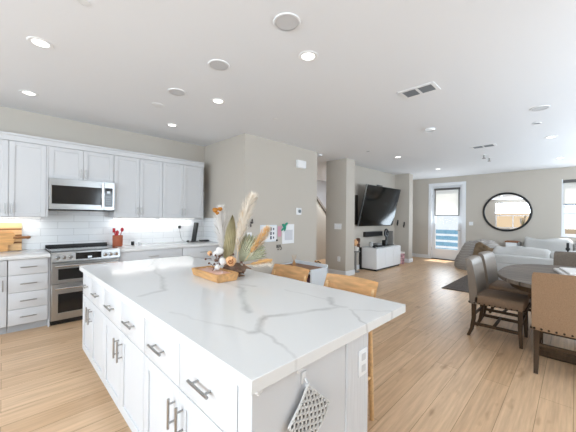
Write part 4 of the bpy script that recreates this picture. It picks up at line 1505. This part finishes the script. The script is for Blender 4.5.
def dining_chair(label, loc, rotz, fab, backm, w=.50):
    """faces local -y"""
    t = thing('dining_chair', label, 'chair', loc, rotz, 'upholstered dining chairs')
    h = w / 2
    b = B(); box(b, -h, h, -.275, .20, .395, .50, .022, 3)
    for v in b.verts:
        if v.co.z > .46:
            v.co.z += .018 * max(0, 1 - (v.co.x / h) ** 2)
    obj('seat', b, fab, t)
    b = B()

    def prof(z_):       # rear plane of the back, leaning backwards
        k = (z_ - .40) / .53
        return .235 + .05 * max(0, k) ** 1.6
    rows = [.395, .48, .57, .66, .75, .84, .895, .918, .925]
    th = [.075, .085, .085, .08, .075, .07, .062, .045, .02]
    ins = [0, 0, 0, 0, 0, .001, .004, .010, .020]
    nx = 10
    F_, R_ = [], []
    for z_, tk, i_ in zip(rows, th, ins):
        yb = prof(z_)
        F_.append([b.verts.new(((h - i_) * (2 * j / nx - 1), yb - tk + .012 * (1 - (2 * j / nx - 1) ** 2), z_ + (.006 * (1 - (2 * j / nx - 1) ** 2) if z_ > .87 else 0))) for j in range(nx + 1)])
        R_.append([b.verts.new(((h - i_) * (2 * j / nx - 1), yb + .010 * (1 - (2 * j / nx - 1) ** 4), z_ + (.006 * (1 - (2 * j / nx - 1) ** 2) if z_ > .87 else 0))) for j in range(nx + 1)])
    for G in (F_, R_):
        for i in range(len(rows) - 1):
            for j in range(nx):
                b.faces.new((G[i][j], G[i][j + 1], G[i + 1][j + 1], G[i + 1][j]))
    for i in range(len(rows) - 1):
        for j in (0, nx):
            b.faces.new((F_[i][j], F_[i + 1][j], R_[i + 1][j], R_[i][j]))
    for j in range(nx):
        b.faces.new((F_[0][j], F_[0][j + 1], R_[0][j + 1], R_[0][j]))
        b.faces.new((F_[-1][j], F_[-1][j + 1], R_[-1][j + 1], R_[-1][j]))
    obj('backrest', b, backm, t)
    n_ = 10
    b = B(); ell(b, (0, 0, 0), .010, .010, .010, 8, 6)
    first = None
    for i in range(n_ + 1):
        f_ = i / n_
        for p in ((-h - .001, -.265 + .50 * f_, .41), (h + .001, -.265 + .50 * f_, .41), (-h + .02 + (w - .04) * f_, -.276, .41), (-h + .02 + (w - .04) * f_, .243, .41)):
            if first is None:
                first = o = obj('nailhead', b, 'brass', t)
            else:
                o = first.copy(); C.objects.link(o); o.parent = t
            o.location = p
    for sx in (-1, 1):
        b = B()
        x = sx * (h - .035)
        for (a0, a1, z0, z1, d0, d1) in ((0, 0, .40, .15, .022, .020), (0, 0, .15, 0, .020, .016)):
            pass
        tube(b, [(x, -.24, .41), (x, -.24, .2), (x, -.25, 0)], [.031, .028, .021], 4); obj('leg', b, 'darkwood', t)
        b = B(); tube(b, [(x, .195, .41), (x, .195, .22), (x, .215, .09), (x, .25, 0)], [.031, .028, .025, .021], 4); obj('leg', b, 'darkwood', t)
        b = B(); box(b, x - .012, x + .012, -.235, .20, .14, .175, .003); obj('stretcher', b, 'darkwood', t)
    b = B(); box(b, -h + .03, h - .03, -.012, .012, .145, .172, .003); obj('stretcher', b, 'darkwood', t)
    b = B(); box(b, -h + .03, h - .03, .19, .21, .24, .27, .003); obj('stretcher', b, 'darkwood', t)
    b = B(); box(b, -h + .03, h - .03, -.25, -.23, .24, .27, .003); obj('stretcher', b, 'darkwood', t)
    return t


dining_chair('dining chair with taupe back and nailheads, nearest of the two along the table', (4.22, .655, 0), 0, 'burlapgrey', 'leather')
dining_chair('dining chair with taupe back, farther of the two along the table side', (4.95, .66, 0), math.radians(-4), 'burlapgrey', 'leather')
dining_chair('tan linen dining chair at the near table end with its back to the camera', (3.70, .01, 0), PI / 2, 'burlap', 'burlap', .54)
dining_chair('brown dining chair at the far table end facing the camera', (5.70, -.03, 0), -PI / 2, 'burlapgrey', mat('dark_tweed', '#6a5f54', 0.9, bump=.4, bscale=200, vary=.2, vscale=90), .52)
t = thing('folded_linen', 'white folded linen lying at the right on the dining table', 'linen', (4.70, -.06, .762), .2)
b = B(); box(b, -.30, .30, -.26, .20, 0, .035, .014, 3); obj('lower_fold', b, 'petalwhite', t)
b = B(); box(b, -.26, .22, -.22, .16, .035, .06, .012, 3); obj('upper_fold', b, 'petalwhite', t)
b = B(); box(b, -.012, .012, -.16, .16, 0, .30, .004, rot=Matrix.Rotation(.5, 4, 'X'), piv=(0, 0, 0))
tag(obj('card', b, mat('cream_card', '#ecdccb', 0.7), loc=(5.22, -.17, .78)), 'cream card standing tilted on the table at the right photo edge', 'card')
t = thing('candle_stick', 'thin black candlestick beyond the far dining chair', 'candlestick', (7.0, .09, .014))
b = B(); lathe(b, [(0, 0), (.10, 0), (.10, .012), (.015, .03), (.012, .85), (.03, .87), (.03, .90), (0, .90)], seg=14); obj('pole', b, 'black', t)
b = B(); cyl(b, (0, 0, .90), (0, 0, .99), .02, seg=12); obj('tip', b, 'black', t)

# ------------------------------------------------------------------ ceiling fittings
def can(label, x, y):
    t = thing('recessed_light', label, 'ceiling light', (x, y, ZC), 0, 'recessed ceiling lights')
    b = B(); lathe(b, [(.056, -.001), (.060, -.006), (.082, -.006), (.088, 0), (.056, 0)], seg=28); obj('trim_ring', b, 'white', t)
    b = B(); lathe(b, [(0, -.003), (.055, -.003), (.056, -.0005), (0, -.0005)], seg=24); obj('lens', b, 'lens', t)
    area('can_light', (0, 0, -.012), (0, 0, 0), .10, .10, CAN_W, (1, .97, .93), 'DISK', t)


can('glowing recessed light nearest the top left of the ceiling', .21, 3.14)
can('glowing recessed light at the left above the range cabinets', .206, 4.53)
can('glowing recessed light above the corner upper cabinets', 1.866, 4.465)
can('glowing recessed light between the two left round ceiling speakers and the beige corner', 1.87, 3.12)
can('largest glowing recessed light near the top centre of the ceiling', 1.90, 1.676)
can('glowing recessed light in front of the television', 6.48, 2.914)
can('glowing recessed light in front of the balcony door', 8.80, 2.78)
can('glowing recessed light nearer of the two at the right edge', 6.653, .306)
can('glowing recessed light farther of the two at the right edge by the window', 9.04, .26)
can('recessed light over the aisle left of the camera', .21, 1.75)


def disc(name, label, cat, x, y, r, hh, m='white', ring=True, group=None):
    t = thing(name, label, cat, (x, y, ZC), 0, group)
    b = B(); lathe(b, [(r * .86, -hh), (r * .97, -hh), (r, -hh * .5), (r, 0), (r * .86, 0)], seg=32); obj('rim', b, 'white', t)
    b = B(); lathe(b, [(0, -hh * .7), (r * .85, -hh * .7), (r * .85, 0), (0, 0)], seg=32)
    obj('grille' if ring else 'cover', b, m, t)


M['grille'] = mat('pale_grille', '#cfd0d2', 0.7)
disc('ceiling_speaker', 'large round ceiling speaker nearest the top centre', 'speaker', 1.459, 1.496, .10, .008, 'grille', group='round ceiling speakers')
disc('ceiling_speaker', 'round ceiling speaker above the glowing light near the beige corner', 'speaker', 1.429, 2.376, .10, .008, 'grille', group='round ceiling speakers')
disc('ceiling_speaker', 'round ceiling speaker farthest left above the upper cabinets', 'speaker', 1.406, 3.239, .10, .008, 'grille', group='round ceiling speakers')
disc('ceiling_speaker', 'round ceiling speaker at the right above the dining area', 'speaker', 4.834, .329, .10, .008, 'grille', group='round ceiling speakers')
disc('ceiling_cover', 'faint white round cover beside the farthest left ceiling speaker', 'ceiling cover', 1.402, 3.795, .075, .005, 'white', False)
disc('smoke_detector', 'low white smoke detector on the ceiling right of centre', 'smoke detector', 4.793, 1.64, .075, .03, 'white', False)
disc('smoke_detector', 'smoke detector on the ceiling by the end of the grey wall', 'smoke detector', 5.05, 4.10, .075, .035, 'grille', False)
disc('sprinkler_cover', 'small round sprinkler cover near the top left edge of the ceiling', 'sprinkler', .374, 2.329, .035, .004, 'white', False)
disc('sprinkler_cover', 'small round sprinkler cover above the grey centre wall', 'sprinkler', 2.789, 3.089, .035, .004, 'white', False)
disc('sprinkler_cover', 'small grey sprinkler cover before the television column', 'sprinkler', 5.481, 3.118, .045, .006, 'vent', False)
disc('sprinkler_cover', 'small grey sprinkler cover below the right round ceiling speaker', 'sprinkler', 5.555, .409, .05, .008, 'vent', False)


def ventf(label, x, y, lx, ly):
    t = thing('ceiling_vent', label, 'vent', (x, y, ZC), 0, 'ceiling air vents')
    b = B()
    fx, fy = lx / 2 + .035, ly / 2 + .035
    for x0, x1, y0, y1 in ((-fx, -lx / 2, -fy, fy), (lx / 2, fx, -fy, fy), (-lx / 2, lx / 2, -fy, -ly / 2), (-lx / 2, lx / 2, ly / 2, fy), (-lx / 2, lx / 2, -.014, .014)):
        box(b, x0, x1, y0, y1, -.008, 0)
    obj('frame', b, 'white', t)
    b = B(); box(b, -lx / 2, lx / 2, -ly / 2, ly / 2, -.002, -.0005); obj('backing', b, 'ventdark', t)
    b = B()
    n_ = 9
    for i in range(n_):
        xx = -lx / 2 + (i + .5) * lx / n_
        box(b, xx - .005, xx + .005, -ly / 2, ly / 2, -.007, -.003)
    obj('louvre', b, 'vent', t)


ventf('larger white ceiling vent with two grey louvre panels', 3.27, 1.24, .17, .31)
ventf('smaller ceiling vent farther away above the living room', 6.62, 1.275, .17, .33)
for lab, x, y in (('pendant sprinkler head left of the pair under the far vent', 7.54, 1.44), ('pendant sprinkler head right of the pair under the far vent', 7.98, 1.42)):
    t = thing('fire_sprinkler', lab, 'sprinkler', (x, y, ZC), 0, 'pendant sprinkler heads')
    b = B(); cyl(b, (0, 0, -.005), (0, 0, 0), .05, seg=18); obj('escutcheon', b, 'white', t)
    b = B(); cyl(b, (0, 0, -.07), (0, 0, -.005), .012, seg=8); cyl(b, (0, 0, -.078), (0, 0, -.07), .035, seg=12); obj('nozzle', b, 'grey', t)
